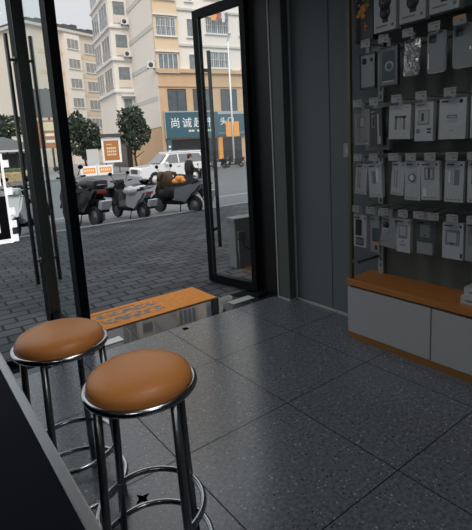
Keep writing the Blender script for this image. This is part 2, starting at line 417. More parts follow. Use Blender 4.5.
# ================================================================== buildings across the street
def window(parent, o, u, n, w, h, fm='frame_white', pm='window_dark', bars=2, sill=True, grille=False):
    """o: lower left corner, u: unit vector to the right, n: outward normal"""
    u = Vector(u); n = Vector(n); o = Vector(o); z = Vector((0, 0, 1)); f = .06
    def slab(mb, a, b, zl, zh, d0, d1):
        ps = []
        for zz in (zl, zh):
            for (t, d) in ((a, d0), (b, d0), (b, d1), (a, d1)): ps.append(mb.bm.verts.new(o+u*t+z*zz+n*d))
        for q in ((0, 1, 2, 3), (4, 7, 6, 5), (0, 4, 5, 1), (1, 5, 6, 2), (2, 6, 7, 3), (3, 7, 4, 0)): mb.bm.faces.new([ps[i] for i in q])
    mb = MB(); slab(mb, 0, w, 0, f, 0, .07); slab(mb, 0, w, h-f, h, 0, .07)
    for k in range(bars+1):
        a = (w-f)*k/bars; slab(mb, a, a+f, f, h-f, 0, .06)
    if sill: slab(mb, -.1, w+.1, -.1, 0, 0, .16)
    if grille:
        for k in range(1, 12): slab(mb, w*k/12, w*k/12+.025, 0, h, .10, .125)
        slab(mb, 0, w, h*.5, h*.5+.03, .10, .13); slab(mb, 0, w, 0, .03, .0, .13); slab(mb, 0, w, h-.03, h, 0, .13)
    fr = mb.build('window', fm, parent)
    mb = MB(); slab(mb, f*.5, w-f*.5, f*.5, h-f*.5, .005, .03); mb.build('pane', pm, fr)
    return fr

A1 = thing('apartment_building', 'cream corner apartment block with balconies above an orange stone shop storey', 'building', (21.35, 40.05, -.5), math.radians(-9))
MB().box((.0, .25, 3.95), (18, 22, 34), 'render_white').build('wall', None, A1)
MB().box((0, 0, 0), (18, 8, 9.05), 'podium_stone').box((-.12, -.22, 9.05), (18.1, .3, 9.4), 'podium_stone').box((-.05, -.1, 7.75), (18.1, .05, 7.9), 'podium_stone').build('shop_storey', None, A1)
MB().box((-.035, 0.02, 4.0), (.0, 8.2, 9.0), 'render_white').build('side_render', None, A1)
for k in range(7):
    z = 8.9+3.3*k-3.3*1
    MB().box((-.05, .25, z+.9), (0.0, 10, z+1.35), 'stripe_grey').build('wall_band', None, A1)
# yellow bay with its windows
MB().box((-.02, -.05, 9.4), (2.35, .3, 34), 'render_yellow').build('bay', None, A1)
for k in range(3):
    z = 9.05+3.28*k
    window(A1, (.15, -.05, z+.05), (1, 0, 0), (0, -1, 0), 2.0, 1.7, bars=4, pm='window_mid', grille=(k == 1))
    MB().box((-.1, -.25, z+1.85), (2.45, .0, z+1.95), 'frame_white').build('ledge', None, A1)
    window(A1, (3.4, .25, z+.15), (1, 0, 0), (0, -1, 0), .75, 1.7, bars=1, fm='frame_white', pm='window_mid')
    window(A1, (5.4, .25, z+.6), (1, 0, 0), (0, -1, 0), 2.6, 1.55, bars=4, pm='window_mid', grille=True)
    window(A1, (9.2, .25, z+.6), (1, 0, 0), (0, -1, 0), 2.6, 1.55, bars=3, pm='window_mid')
    MB().box((2.2, .1, z+2.55), (18, .25, z+2.75), 'stripe_grey').build('wall_band', None, A1)
# shop storey windows
for t0, t1 in ((.85, 2.75), (3.5, 5.3), (6.55, 8.4), (9.4, 11.4)):
    window(A1, (t0, 0, 5.25), (1, 0, 0), (0, -1, 0), t1-t0, 2.3, fm='frame_dark', pm='window_dark', bars=2, sill=False)
for t0, t1 in ((.9, 5.9), (6.5, 8.7), (9.7, 13)):
    MB().box((t0, -.03, .1), (t1, .02, 2.7), 'shop_dark').build('shop_front', None, A1)
MB().box((5.95, -.18, 0), (6.4, .0, 2.75), 'orange_bright').build('pillar', None, A1, )
# projecting balcony tower on the side
B = (-2.0, 8.4)
MB().box((B[0], B[1], 3.7), (0, B[1]+8.5, 34), 'render_white').build('balcony_tower', None, A1)
MB().box((-1.2, 9.2, 0), (0, 16, 3.7), 'shop_dark').box((-.6, 8.2, 0), (0, 9.2, 3.9), 'podium_stone').build('tower_base', None, A1)
for k in range(6):
    z = 8.3+3.35*k
    window(A1, (B[0]+.45, B[1], z+.45), (1, 0, 0), (0, -1, 0), 1.35, 2.2, bars=1, pm='window_mid', sill=False)
    window(A1, (B[0], B[1]+4.1, z+.45), (0, -1, 0), (-1, 0, 0), 3.6, 2.2, bars=3, pm='window_dark', sill=False)
    window(A1, (B[0], B[1]+8.2, z+.45), (0, -1, 0), (-1, 0, 0), 3.4, 2.2, bars=3, pm='window_mid', sill=False)
    MB().box((B[0]+.45, B[1]-.10, z+.45), (B[0]+1.8, B[1]-.065, z+1.25), 'render_cream').build('balcony_panel', None, A1)
    MB().box((B[0]-.10, B[1]+.5, z+.45), (B[0]-.065, B[1]+4.1, z+1.25), 'window_haze').build('balcony_panel', None, A1)
    MB().box((B[0]-.22, B[1]-.22, z-.1), (0, B[1]+8.6, z+.12), 'frame_white').build('slab_edge', None, A1)
window(A1, (B[0]+.75, B[1], 6.0), (1, 0, 0), (0, -1, 0), 1.0, 1.6, bars=1, pm='window_mid', sill=False)
MB().box((B[0]+.55, B[1]-.6, 7.75), (B[0]+1.95, B[1], 7.9), 'frame_white').build('awning', None, A1)
def aircon(label, loc, rz):
    a = thing('air_conditioner', label, 'air conditioner', loc, rz, 'air conditioner units on the apartment block')
    MB().box((-.42, -.17, 0), (.42, .17, .6), 'frame_white', bevel=.02).build('casing', None, a)
    MB().lathe([(.0, -.02), (.2, -.02), (.23, 0), (.23, .02), (0, .02)], (-.1, -.18, .3), 'frame_dark', 20, 'y').build('fan_grille', None, a)
    MB().box((-.36, -.15, -.06), (-.3, .35, 0)).box((.3, -.15, -.06), (.36, .35, 0)).build('bracket', 'frame_dark', a)
    return a
def A1w(x, y, z):
    c, s_ = math.cos(math.radians(-9)), math.sin(math.radians(-9))
    return (21.35+x*c-y*s_, 40.05+x*s_+y*c, -.5+z)
aircon('white air conditioner unit just above the orange stone storey at its corner', A1w(-.35, .55, 9.5), math.radians(-9))
aircon('white air conditioner unit beside the balcony tower, lower of the two there', A1w(-.45, 7.95, 11.9), math.radians(-9))
aircon('white air conditioner unit beside the balcony tower, upper of the two there', A1w(-.45, 7.95, 15.2), math.radians(-9))
# laundry hanging from the upper window
lau = MB()
lau.tube([(5.4, -.35, 14.85), (8.1, -.35, 14.85)], .015, 'frame_white', 6)
LA = thing('laundry', 'orange laundry hanging outside an upper window, seen through the open door leaf', 'laundry', A1w(0, 0, 0), math.radians(-9))
lau.tube([(5.5, -.35, 14.85), (5.5, .25, 14.85)], .015, 'frame_white', 6).tube([(8.0, -.35, 14.85), (8.0, .25, 14.85)], .015, 'frame_white', 6).build('rail', None, LA)
for x0, x1, m_, h_ in ((5.8, 6.35, 'orange_bright', .8), (6.45, 6.9, 'cloth_red', .7), (7.0, 7.3, 'frame_white', .9), (7.4, 7.7, 'ink_grey', .8)):
    MB().box((x0, -.37, 14.85-h_), (x1, -.33, 14.86), m_, bevel=.01).build('garment', None, LA)

# big teal shop sign
SG = thing('shop_sign', 'long teal shop sign with large white Chinese characters on the orange stone storey', 'sign', A1w(.30, -.05, 2.85), math.radians(-9))
MB().box((0, -.28, 0), (5.65, 0, 2.5), 'sign_teal').build('board', None, SG)
MB().box((-.05, -.31, 2.45), (5.65, 0, 2.56), 'sign_grey').box((-.06, -.31, -.02), (.0, 0, 2.56), 'sign_grey').build('edge_trim', None, SG)
for i, ch in enumerate('尚诚超市'):
    text_mesh('character', ch, 1.05, 'sign_white', SG, (1.0+1.22*i, -.285, 1.38), offset=.0)
for i, x in enumerate((2.35, 3.25, 4.3)):
    MB().box((x, -.29, .55), (x+.28, -.28, .75), 'sign_cream').box((x+.34, -.29, .55), (x+.6, -.28, .75), 'sign_cream').build('small_writing', None, SG)
SG2 = thing('shop_sign', 'smaller teal sign with pale top edge beside the lamp post, right of the long one', 'sign', A1w(5.97, -.05, 2.85), math.radians(-9))
MB().box((0, -.2, 0), (6, 0, 2.2), 'sign_teal').build('board', None, SG2)
MB().box((0, -.22, 2.2), (6, 0, 2.5), 'sign_grey').box((0, -.22, .28), (6, 0, .34), 'sign_grey').build('edge_trim', None, SG2)
for i, ch in enumerate('头门'):
    text_mesh('character', ch, .8, 'sign_white', SG2, (.6+.85*i, -.205, 1.45), offset=.01)
SG3 = thing('vertical_sign', 'narrow dark teal upright sign below the left end of the long sign', 'sign', A1w(.35, -.1, .45), math.radians(-9))
MB().box((0, -.2, -.35), (.42, .05, 2.3), 'sign_teal').build('board', None, SG3)
MB().box((.1, -.22, 1.5), (.32, -.2, 1.7), 'sign_white').box((.1, -.22, 1.1), (.32, -.2, 1.3), 'sign_white').box((.1, -.22, .7), (.32, -.2, .9), 'sign_white').build('writing', None, SG3)

# second apartment building
p1 = Vector((20.9, 77.5, -.50)); rz2 = math.radians(21)
A2 = thing('apartment_building', 'pale seven-storey apartment block with grey roof edge behind the two glass door posts', 'building', p1, rz2)
MB().box((-1.5, 0, 0), (26, 14, 21.6), 'render_cream').build('wall', None, A2)
MB().box((-2, -.5, 21.6), (26.5, 14.5, 22.0), 'stripe_grey').box((-1.6, -.2, 22.0), (26, 14, 22.5), 'roof_tile').build('roof', None, A2)
rb = MB()
for k in range(14): rb.box((-.8+k*1.7, 1, 22.5), (.3+k*1.7, 2.4, 23.0+.2*(k % 3)), 'roof_tile')
rb.build('roof_equipment', None, A2)
MB().box((4.6, -.7, 0), (7.6, .0, 21.2), 'render_white').build('stair_tower', None, A2)
for k in range(6):
    z = 18.7-3.15*k
    window(A2, (1.2, 0, z), (1, 0, 0), (0, -1, 0), 2.4, 1.7, bars=3, pm='window_haze', grille=True)
    window(A2, (4.95, -.7, z+.2), (1, 0, 0), (0, -1, 0), 2.3, 1.6, bars=3, pm='window_haze')
    window(A2, (9.0, 0, z), (1, 0, 0), (0, -1, 0), 2.6, 1.7, bars=3, pm='window_haze')
    window(A2, (13.4, 0, z), (1, 0, 0), (0, -1, 0), 2.6, 1.7, bars=3, pm='window_haze', grille=True)
    MB().box((-.1, -.04, z-1.0), (4.5, 0, z-.35), 'spandrel_cream').box((7.7, -.04, z-1.0), (17, 0, z-.35), 'spandrel_cream').build('spandrel', None, A2)
# third, far left
A3 = thing('apartment_building', 'distant grey cream block with balcony bands left of the thick door stile', 'building', (0, 98, -.50), math.radians(15))
MB().box((0, 0, 0), (25.5, 12, 22), 'block_grey').build('wall', None, A3)
MB().box((-.3, -.4, 22), (25.8, 12.3, 22.6), 'render_cream').build('roof', None, A3)
for k in range(6):
    z = 2+3.3*k
    MB().box((9, -1.1, z), (25, 0, z+1.05), 'render_cream').build('balcony', None, A3)
    for x in (9.4, 13.4, 17.4, 21.4): window(A3, (x, 0, z+1.1), (1, 0, 0), (0, -1, 0), 3.2, 1.7, bars=3, pm='window_mid', sill=False)

# gate lodge, hedges
LO = thing('gate_lodge', 'low lodge with grey hipped tile roof beyond the road, at the far left', 'building', (6.6, 48, -.50), math.radians(6))
MB().box((-6, 0, 0), (5, 5, 2.5), 'stripe_grey').build('wall', None, LO)
MB().box((-5.5, -.06, .6), (4.6, .0, 2.2), 'shop_dark').build('window_band', None, LO)
c = MB()
for k in range(12): c.box((-5.6+k*.88, -.12, 0), (-5.48+k*.88, -.06, 2.5), 'frame_dark')
c.build('post_row', None, LO)
rf = MB(); v = [rf.bm.verts.new(p) for p in ((-7, -1, 2.5), (6, -1, 2.5), (6, 6, 2.5), (-7, 6, 2.5), (-4, 2.5, 3.9), (3, 2.5, 3.9))]
for q in ((0, 1, 5, 4), (1, 2, 5), (2, 3, 4, 5), (3, 0, 4), (0, 3, 2, 1)): rf.bm.faces.new([v[i] for i in q])
rf.build('roof', 'roof_tile', LO)
MB().box((-7.05, -1.08, 2.38), (6.05, -1.0, 2.56), 'frame_white').build('gutter', None, LO)

def foliage(mb, c, r, n, size, m):
    """leaf cards scattered through an ellipsoid made of lumps"""
    before = set(mb.bm.faces); lumps = []
    for _ in range(11):
        d = Vector((random.gauss(0, 1), random.gauss(0, 1), random.gauss(0, 1))).normalized()
        lumps.append((Vector((d.x*r[0]*.58, d.y*r[1]*.58, d.z*r[2]*.64)), random.uniform(.34, .52)))
    for _ in range(n):
        lc, lr = random.choice(lumps)
        d = Vector((random.gauss(0, 1), random.gauss(0, 1), random.gauss(0, 1))).normalized()*random.uniform(.5, 1)**.5
        p = Vector(c)+lc+Vector((d.x*r[0]*lr, d.y*r[1]*lr, d.z*r[2]*lr))
        a = Vector((random.gauss(0, 1), random.gauss(0, 1), random.gauss(0, .6))).normalized(); b = a.orthogonal().normalized()
        b = Matrix.Rotation(random.uniform(0, 6.28), 3, a) @ b; w = size*random.uniform(.6, 1.2)
        t = a.cross(b)
        mb.bm.faces.new([mb.bm.verts.new(q) for q in (p-b*w, p+t*w*.45, p+b*w, p-t*w*.45)])
    i = mb._mi(m)
    for f in mb.bm.faces:
        if f not in before: f.material_index = i
def tree(label, loc, h0, crown, n=2600, size=.2, group='street trees'):
    t = thing('street_tree', label, 'tree', loc, 0, group)
    MB().tube([(0, 0, 0), (.05, 0, h0*.5), (0, .05, h0), (.1, 0, h0+crown[2])], [.14, .11, .09, .04], 'bark', 8).build('trunk', None, t)
    br = MB()
    for k in range(6):
        a = k*1.05; br.tube([(0, 0, h0+.1*k), (.5*crown[0]*math.cos(a), .5*crown[1]*math.sin(a), h0+.6+.2*k)], [.05, .02], 'bark', 6)
    br.build('branch', None, t)
    f = MB(); foliage(f, (0, 0, h0+crown[2]*.85), crown, n, size, 'leaf_green'); f.build('foliage', None, t)
tree('dark green street tree behind the orange-and-white barriers, left of the poster stand', (13.9, 40.9, -.50), 1.4, (1.75, 1.6, 2.2))
tree('dark green street tree standing in front of the corner building above the car bonnet', (18.0, 39.3, -.50), 1.2, (1.9, 1.6, 2.5))
tree('large dark tree behind the low tile-roofed lodge', (8.5, 66, -.50), 3.6, (7.5, 4, 3.0), 2600, .45)
for lab, loc, dim, mt in (('clipped green hedge in front of the lodge', (6.2, 39.6, -.50), (4.2, .6, 1.0), 'leaf_pale'), ('ochre dry hedge nearer the road than the green one', (6.6, 37.8, -.50), (3.6, .5, .75), 'leaf_ochre')):
    hd = MB()
    bm0 = set()
    hd.box((-dim[0]/2, -dim[1]/2, 0), (dim[0]/2, dim[1]/2, dim[2]), mt, bevel=.15)
    for _ in range(1500):
        p = Vector((random.uniform(-.5, .5)*dim[0]*1.03, random.uniform(-.5, .5)*dim[1]*1.1, random.uniform(.05, 1.03)*dim[2]))
        a = Vector((random.gauss(0, 1), random.gauss(0, 1), random.gauss(0, 1))).normalized()*.07; b = a.orthogonal()*.6
        hd.bm.faces.new([hd.bm.verts.new(p+q) for q in (-a, b, a, -b)])
    o = hd.build('hedge', None, None, loc, label=lab, category='hedge')

# poster stand, barriers, lamp post
PO = thing('poster_stand', 'orange poster with white writing in a white frame under the balcony tower', 'poster', (15.75, 39.2, -.50), math.radians(-24))
MB().box((-.82, -.06, .95), (.82, .06, 3.15), 'sign_white').build('frame', None, PO)
MB().box((-.64, -.075, 1.15), (.64, -.06, 2.88), 'orange_board').build('poster', None, PO)
wr = MB()
for r_, (z_, n_, h_) in enumerate(((2.5, 3, .08), (2.12, 5, .17), (1.84, 5, .17), (1.57, 5, .17))):
    for k in range(n_): wr.box((-.4+k*.165, -.082, z_), (-.4+k*.165+.12, -.075, z_+h_), 'sign_cream')
wr.build('writing', None, PO)
MB().box((-.6, -.04, 0), (-.5, .04, .95), 'frame_dark').build('leg', None, PO); MB().box((.5, -.04, 0), (.6, .04, .95), 'frame_dark').build('leg', None, PO)
MB().box((-.95, -.25, 3.2), (1.0, .4, 3.45), 'frame_dark').box((-.6, 0, 3.1), (-.5, .1, 3.3), 'frame_dark').build('canopy', None, PO)

def barrier(label, loc, rz):
    b = thing('road_barrier', label, 'barrier', loc, rz, 'orange and white barriers at the far kerb')
    MB().box((-.62, -.06, .0), (.62, .06, .82), 'sign_white', bevel=.03).build('panel', None, b)
    MB().box((-.5, -.075, .22), (.5, -.06, .66), 'orange_bright').build('orange_field', None, b)
    w = MB()
    for k in range(5): w.box((-.4+k*.17, -.08, .38), (-.4+k*.17+.1, -.075, .52), 'sign_white')
    w.build('writing', None, b)
    MB().box((-.7, -.2, 0), (-.6, .2, .9), 'sign_white', bevel=.02).build('post', None, b)
barrier('orange and white barrier at the far kerb, left of the pair', (13.1, 37.9, -.50), math.radians(-6))
barrier('orange and white barrier at the far kerb, right of the pair under the poster', (14.45, 37.7, -.50), math.radians(-6))
TB = MB().box((-.5, -.08, 0), (.5, .08, 2.2), 'stripe_grey').build('notice_board', None, None, (13.9, 38.9, -.50)); TB['label'] = 'small grey notice board behind the barriers'; TB['category'] = 'notice board'
LP = thing('lamp_post', 'slim white lamp post carrying two orange panels, seen through the open door leaf', 'lamp post', (27.75, 37.2, -.50))
MB().tube([(0, 0, 0), (0, 0, 11.8)], [.10, .07], 'sign_white', 10).build('pole', None, LP)
MB().tube([(0, 0, 11.8), (0, -.3, 12.1), (0, -1.2, 12.2)], [.05, .04, .03], 'sign_white', 8).build('arm', None, LP)
MB().box((-.14, -1.8, 12.12), (.14, -1.1, 12.25), 'frame_white', bevel=.03).build('lamp_head', None, LP)
LP.rotation_euler.z = math.radians(-30)
for s_ in (-1, 1):
    MB().box((s_*.12, -.03, 2.75), (s_*.66, .03, 4.2), 'orange_bright', bevel=.01).build('banner_panel', None, LP)
MB().box((-.68, -.02, 4.1), (.68, .02, 4.15), 'frame_white').box((-.68, -.02, 2.8), (.68, .02, 2.85), 'frame_white').build('bracket', None, LP)
OB = thing('roadside_board', 'orange and dark board on a pole, seen between the two left door posts', 'sign', (14.4, 52.5, -.50), math.radians(-15))
MB().box((-1.6, -.1, 5.9), (1.3, .1, 8.9), 'lattice').build('dark_panel', None, OB)
MB().box((-1.3, -.1, 2.6), (1.5, .1, 5.6), 'orange_board').build('orange_panel', None, OB)
MB().box((-.6, -.13, 3.2), (.3, -.1, 3.5), 'sign_white').box((-.6, -.13, 3.9), (.3, -.1, 4.2), 'sign_white').box((-.8, -.13, 4.5), (.9, -.1, 5.4), 'sign_cream').build('writing', None, OB)
MB().tube([(0, .1, 0), (0, .1, 9)], .12, 'frame_dark', 10).build('pole', None, OB)

# ================================================================== vehicles
def wheel(name, parent, x, y, r, w, hubm, n=28):
    t = MB(); k = w*.5
    t.lathe([(r*.62, -k*.8), (r*.9, -k), (r, -k*.55), (r, k*.55), (r*.9, k), (r*.62, k*.8), (r*.62, -k*.8)], (x, y, r), 'rubber', n, 'y')
    o = t.build(name, None, parent)
    h = MB(); h.lathe([(0, -k*.55), (r*.16, -k*.6), (r*.2, -k*.4), (r*.62, -k*.45), (r*.62, k*.45), (r*.2, k*.4), (r*.16, k*.6), (0, k*.55)], (x, y, r), hubm, 20, 'y')
    for q in range(5):
        a = q*2*PI/5
        for s_ in (-1, 1): h.box((x+r*.12*math.cos(a), y+s_*k*.5, r+r*.12*math.sin(a)), (x+r*.12*math.cos(a)+.001, y+s_*k*.5+.001, r+r*.12*math.sin(a)+.001), hubm)
    h.build('wheel_hub', None, o); return o
def scooter(label, loc, rz, body='scooter_black', rear=None, extra=(), seatm='seat_vinyl', group='scooters parked along the near kerb'):
    s = thing('scooter', label, 'scooter', loc, rz, group); R = .235; L = .63
    wheel('front_wheel', s, L, 0, R, .1, 'ink_grey'); wheel('rear_wheel', s, -L+.02, 0, R, .12, 'ink_grey')
    # fork
    f = MB()
    for y in (-.075, .075): f.tube([(L, y, R), (L-.13, y, .62)], .018, 'dark_chrome', 8)
    f.tube([(L-.10, 0, .55), (L-.22, 0, .95)], .03, 'black_metal', 8); f.build('fork', None, s)
    # front shield
    MB().prism([(.66, .50), (.60, .62), (.44, .98), (.38, 1.0), (.40, .82), (.36, .50), (.30, .34), (.42, .32), (.50, .48)], -.19, .19, body, bevel=.05).build('front_shield', None, s)
    fe = []
    for k in range(9): a = math.radians(20+k*17); fe.append((L+math.cos(a)*.29, R+math.sin(a)*.29))
    for k in range(8, -1, -1): a = math.radians(20+k*17); fe.append((L+math.cos(a)*.25, R+math.sin(a)*.25))
    MB().prism(fe, -.075, .075, body).build('front_fender', None, s)
    MB().box((-.28, -.15, .24), (.42, .15, .34), 'black_metal', bevel=.03).build('footboard', None, s)
    # rear body
    MB().prism([(-.10, .30), (.02, .40), (-.02, .68), (-.12, .74), (-.60, .80), (-.92, .86), (-.96, .76), (-.80, .58), (-.66, .50), (-.50, .49), (-.36, .36), (-.30, .28)], -.16, .16, rear or body, bevel=.06).build('rear_body', None, s)
    MB().prism([(.06, .72), (.02, .80), (-.28, .80), (-.42, .87), (-.82, .93), (-.90, .86), (-.60, .79), (-.12, .73)], -.14, .14, seatm, bevel=.04).build('seat', None, s)
    MB().box((-.74, -.16, .12), (-.34, -.09, .30), 'dark_chrome', bevel=.03).build('swing_arm', None, s)
    MB().tube([(-.2, .1, .26), (-.26, .2, .02)], .014, 'black_metal', 6).build('kickstand', None, s)
    hb = MB().tube([(.30, -.34, 1.07), (.34, -.2, 1.05), (.42, -.05, 1.02), (.42, .05, 1.02), (.34, .2, 1.05), (.30, .34, 1.07)], .014, 'dark_chrome', 8).build('handlebar', None, s)
    for y in (-1, 1): MB().tube([(.295, y*.35, 1.07), (.325, y*.24, 1.06)], .022, 'rubber', 8).build('grip', None, hb)
    MB().box((.36, -.14, .95), (.52, .14, 1.10), body, bevel=.05).build('headlight_cowl', None, s)
    MB().ball((.52, 0, 1.02), (.03, .08, .05), 'cover_film', 12, 8).build('headlight', None, s)
    for y in (-1, 1):
        mm = MB().tube([(.36, y*.18, 1.06), (.38, y*.27, 1.22)], .008, 'black_metal', 6)
        mm.ball((.38, y*.29, 1.27), (.02, .07, .05), 'black_metal', 12, 8).build('mirror', None, s)
    MB().box((-.99, -.10, .74), (-.92, .10, .80), 'lamp_red', bevel=.01).build('tail_light', None, s)
    MB().prism([(-.80, .62), (-.90, .62), (-1.04, .34), (-1.0, .34)], -.1, .1, 'black_metal').build('mud_flap', None, s)
    MB().box((-1.035, -.13, .42), (-1.02, .13, .60), 'plate', rot=Matrix.Rotation(math.radians(-20), 4, 'Y')).build('license_plate', None, s)
    rk = MB()
    for y in (-.1, .1): rk.tube([(-.80, y, .86), (-1.02, y, .92)], .012, 'dark_chrome', 6)
    rk.tube([(-1.02, -.1, .92), (-1.02, .1, .92)], .012, 'dark_chrome', 6).build('rear_rack', None, s)
    if 'basket' in extra:
        b = MB().box((.56, -.13, .60), (.86, .27, .86), 'black_metal', bevel=.02, )
        b.box((.54, -.15, .85), (.88, .29, .88), 'rubber').build('basket', None, s)
    if 'box' in extra:
        MB().box((-1.12, -.2, .92), (-.80, .2, 1.18), 'scooter_black', bevel=.06).build('top_box', None, s)
    if 'bag' in extra:
        MB().ball((-.50, 0, .93), (.36, .20, .12), 'seat_vinyl', 14, 10).box((-.98, -.17, .84), (-.60, .17, 1.02), 'seat_vinyl', bevel=.08).build('seat_bag', None, s)
    if 'small_plate' in extra:
        MB().box((-1.10, -.12, .40), (-1.085, .12, .60), 'plate', rot=Matrix.Rotation(math.radians(-25), 4, 'Y')).build('splash_board', None, s)
    if 'plate' in extra:
        MB().box((-1.13, -.20, .20), (-1.11, .20, .66), 'plate', rot=Matrix.Rotation(math.radians(-25), 4, 'Y')).build('splash_board', None, s)
    return s
def on(x, y): return (x, y, ground(y))
def heading(fx, fy, rx, ry): return ((fx+rx)/2, (fy+ry)/2), math.atan2(fy-ry, fx-rx)
# right-hand grey scooter
(cR, aR) = heading(5.86, 11.45, 6.30, 10.28)
sR = scooter('grey scooter under a brown jacket and orange cloth, nearest the right door leaf', on(*cR), aR, 'scooter_black', 'scooter_grey', ('plate',))
(cM, aM) = heading(4.72, 11.70, 4.93, 10.60)
sM = scooter('slim scooter with a front basket and film-wrapped seat, middle one at the kerb', on(*cM), aM, 'scooter_black', 'scooter_light', ('basket', 'small_plate'), 'seat_vinyl'); sM.scale = (.93,)*3
(cL, aL) = heading(3.55, 12.0, 3.74, 10.85)
sL = scooter('bulky black scooter with pale number plate right behind the slimmer door post', on(*cL), aL, 'scooter_black', None, ('small_plate', 'bag')); sL.scale = (1.12,)*3
sL2 = scooter('black scooter standing left of the one with the pale number plate', on(2.72, 12.9), aL+.1, 'scooter_black', None, ())
sW = scooter('white scooter left of the thick door stile, at the kerb', on(2.28, 11.0), aL+2.3, 'scooter_white', None, ())
sW2 = scooter('black scooter at the extreme left, beyond the notched window sign', on(1.35, 12.7), aL-.2, 'scooter_black', None, ('box',))
# things lying on scooters
def on_scooter(root, lx, ly, lz):
    a = root.rotation_euler.z; x, y, z = root.location
    return (x+lx*math.cos(a)-ly*math.sin(a), y+lx*math.sin(a)+ly*math.cos(a), z+lz)
J = MB().prism([(.50, .66), (.56, .9), (.50, 1.10), (.34, 1.13), (.22, 1.06), (.16, .86), (.22, .62), (.32, .50), (.42, .54)], -.21, .21, 'jacket_brown', bevel=.07, smooth=True)
for y in (-1, 1): J.tube([(.40, y*.12, 1.07), (.34, y*.22, 1.06), (.29, y*.33, 1.05), (.27, y*.36, .90)], [.075, .065, .055, .05], 'jacket_brown', 10)
J.prism([(.48, .40), (.52, .70), (.20, .72), (.14, .46), (.28, .34)], -.23, .23, 'coat_black', bevel=.05, smooth=True)
jo = J.build('riding_jacket', None, None, on_scooter(sR, 0, 0, 0)); jo.rotation_euler.z = aR; jo['label'] = 'brown riding jacket draped over the grey scooter handlebar'; jo['category'] = 'jacket'
C_ = MB().ball((0, 0, .04), (.2, .17, .09), 'cloth_orange', 14, 10).ball((.1, .08, .10), (.12, .09, .08), 'cloth_orange', 12, 8).ball((-.06, -.08, .1), (.09, .1, .1), 'cloth_orange', 12, 8)
co = C_.build('orange_cloth', None, None, on_scooter(sR, -.12, 0, .82)); co['label'] = 'bright orange cloth bundled on the grey scooter seat'; co['category'] = 'cloth'
fw = MB().prism([(.06, .74), (.02, .84), (-.30, .84), (-.62, .91), (-.70, .84), (-.60, .66), (-.30, .60), (0, .66)], -.175, .175, 'cover_film', bevel=.06, smooth=True)
fo = fw.build('plastic_cover', None, None, on_scooter(sM, 0, 0, .01)); fo.rotation_euler.z = aM; fo.scale = (.93, .98, .96); fo['label'] = 'crumpled clear plastic cover over the middle scooter seat'; fo['category'] = 'cover'
# scooters across the road
far_spots = ((21.6, 33.9, 1.9, 'scooter_black', 'small black scooter across the road under the shop sign, left of that row'),
             (22.6, 33.6, 1.5, 'scooter_grey', 'small grey scooter across the road, next left of the lamp post'),
             (23.7, 34.1, 1.8, 'scooter_black', 'small black scooter across the road close to the lamp post foot'),
             (25.0, 33.5, 2.6, 'scooter_black', 'small black scooter across the road, right of the lamp post'))
src = {'scooter_black': sL2, 'scooter_grey': sR}
for x, y, a, k, lab in far_spots:
    copy_thing(src[k], lab, (x, y, -.62), a, 'scooters parked across the road')

# white off-road car
CA = thing('car', 'white off-road car driving left along the far side of the road', 'car', (13.15, 24.2, -.62), math.radians(180-4)); CA.scale = (.88, 1, 1)
# local: x forward, length 4.9
def arc(cx, cz, r, a0, a1, n=10): return [(cx+r*math.cos(math.radians(a0+(a1-a0)*k/n)), cz+r*math.sin(math.radians(a0+(a1-a0)*k/n))) for k in range(n+1)]
prof = [(2.38, .45), (2.45, .62), (2.44, .95), (2.30, 1.08), (1.15, 1.18), (.95, 1.20), (-2.30, 1.20), (-2.42, 1.05), (-2.45, .60), (-2.38, .45)]
prof += arc(-1.45, .40, .46, 180, 0)[0:] + [(-.9, .38), (.9, .38)] + arc(1.45, .40, .46, 180, 0)
MB().prism(prof, -.94, .94, 'car_white', bevel=.05).build('body', None, CA)
gh = MB(); lo = [(1.05, 1.17), (-2.33, 1.17)]; top = [(.32, 1.82), (-2.05, 1.82)]
vs = [gh.bm.verts.new(p) for p in ((1.05, -.90, 1.17), (1.05, .90, 1.17), (-2.35, .90, 1.17), (-2.35, -.90, 1.17), (.30, -.72, 1.80), (.30, .72, 1.80), (-2.12, .72, 1.80), (-2.12, -.72, 1.80))]
for q in ((0, 1, 5, 4), (1, 2, 6, 5), (2, 3, 7, 6), (3, 0, 4, 7), (4, 5, 6, 7), (0, 3, 2, 1)): gh.bm.faces.new([vs[i] for i in q])
bmesh.ops.bevel(gh.bm, geom=list(gh.bm.edges), offset=.06, segments=2, affect='EDGES')
gh.box((.28, -.72, 1.78), (-2.15, .72, 1.87), bevel=.04)
gh.build('cabin', 'car_white', CA)
def side_pane(y, pts):
    m_ = MB(); t = []
    for x, z in pts:
        yy = .90-(z-1.17)*.18/.63*1.0
        t.append((x, yy))
    A = [m_.bm.verts.new((x, y*(yy+.004), z)) for (x, yy), (_, z) in zip(t, pts)]; B_ = [m_.bm.verts.new((x, y*(yy-.02), z)) for (x, yy), (_, z) in zip(t, pts)]
    m_.bm.faces.new(A); m_.bm.faces.new(B_[::-1])
    for i in range(len(A)): m_.bm.faces.new((A[i], A[(i+1) % len(A)], B_[(i+1) % len(A)], B_[i]))
    m_.build('side_window', 'car_glass', CA)
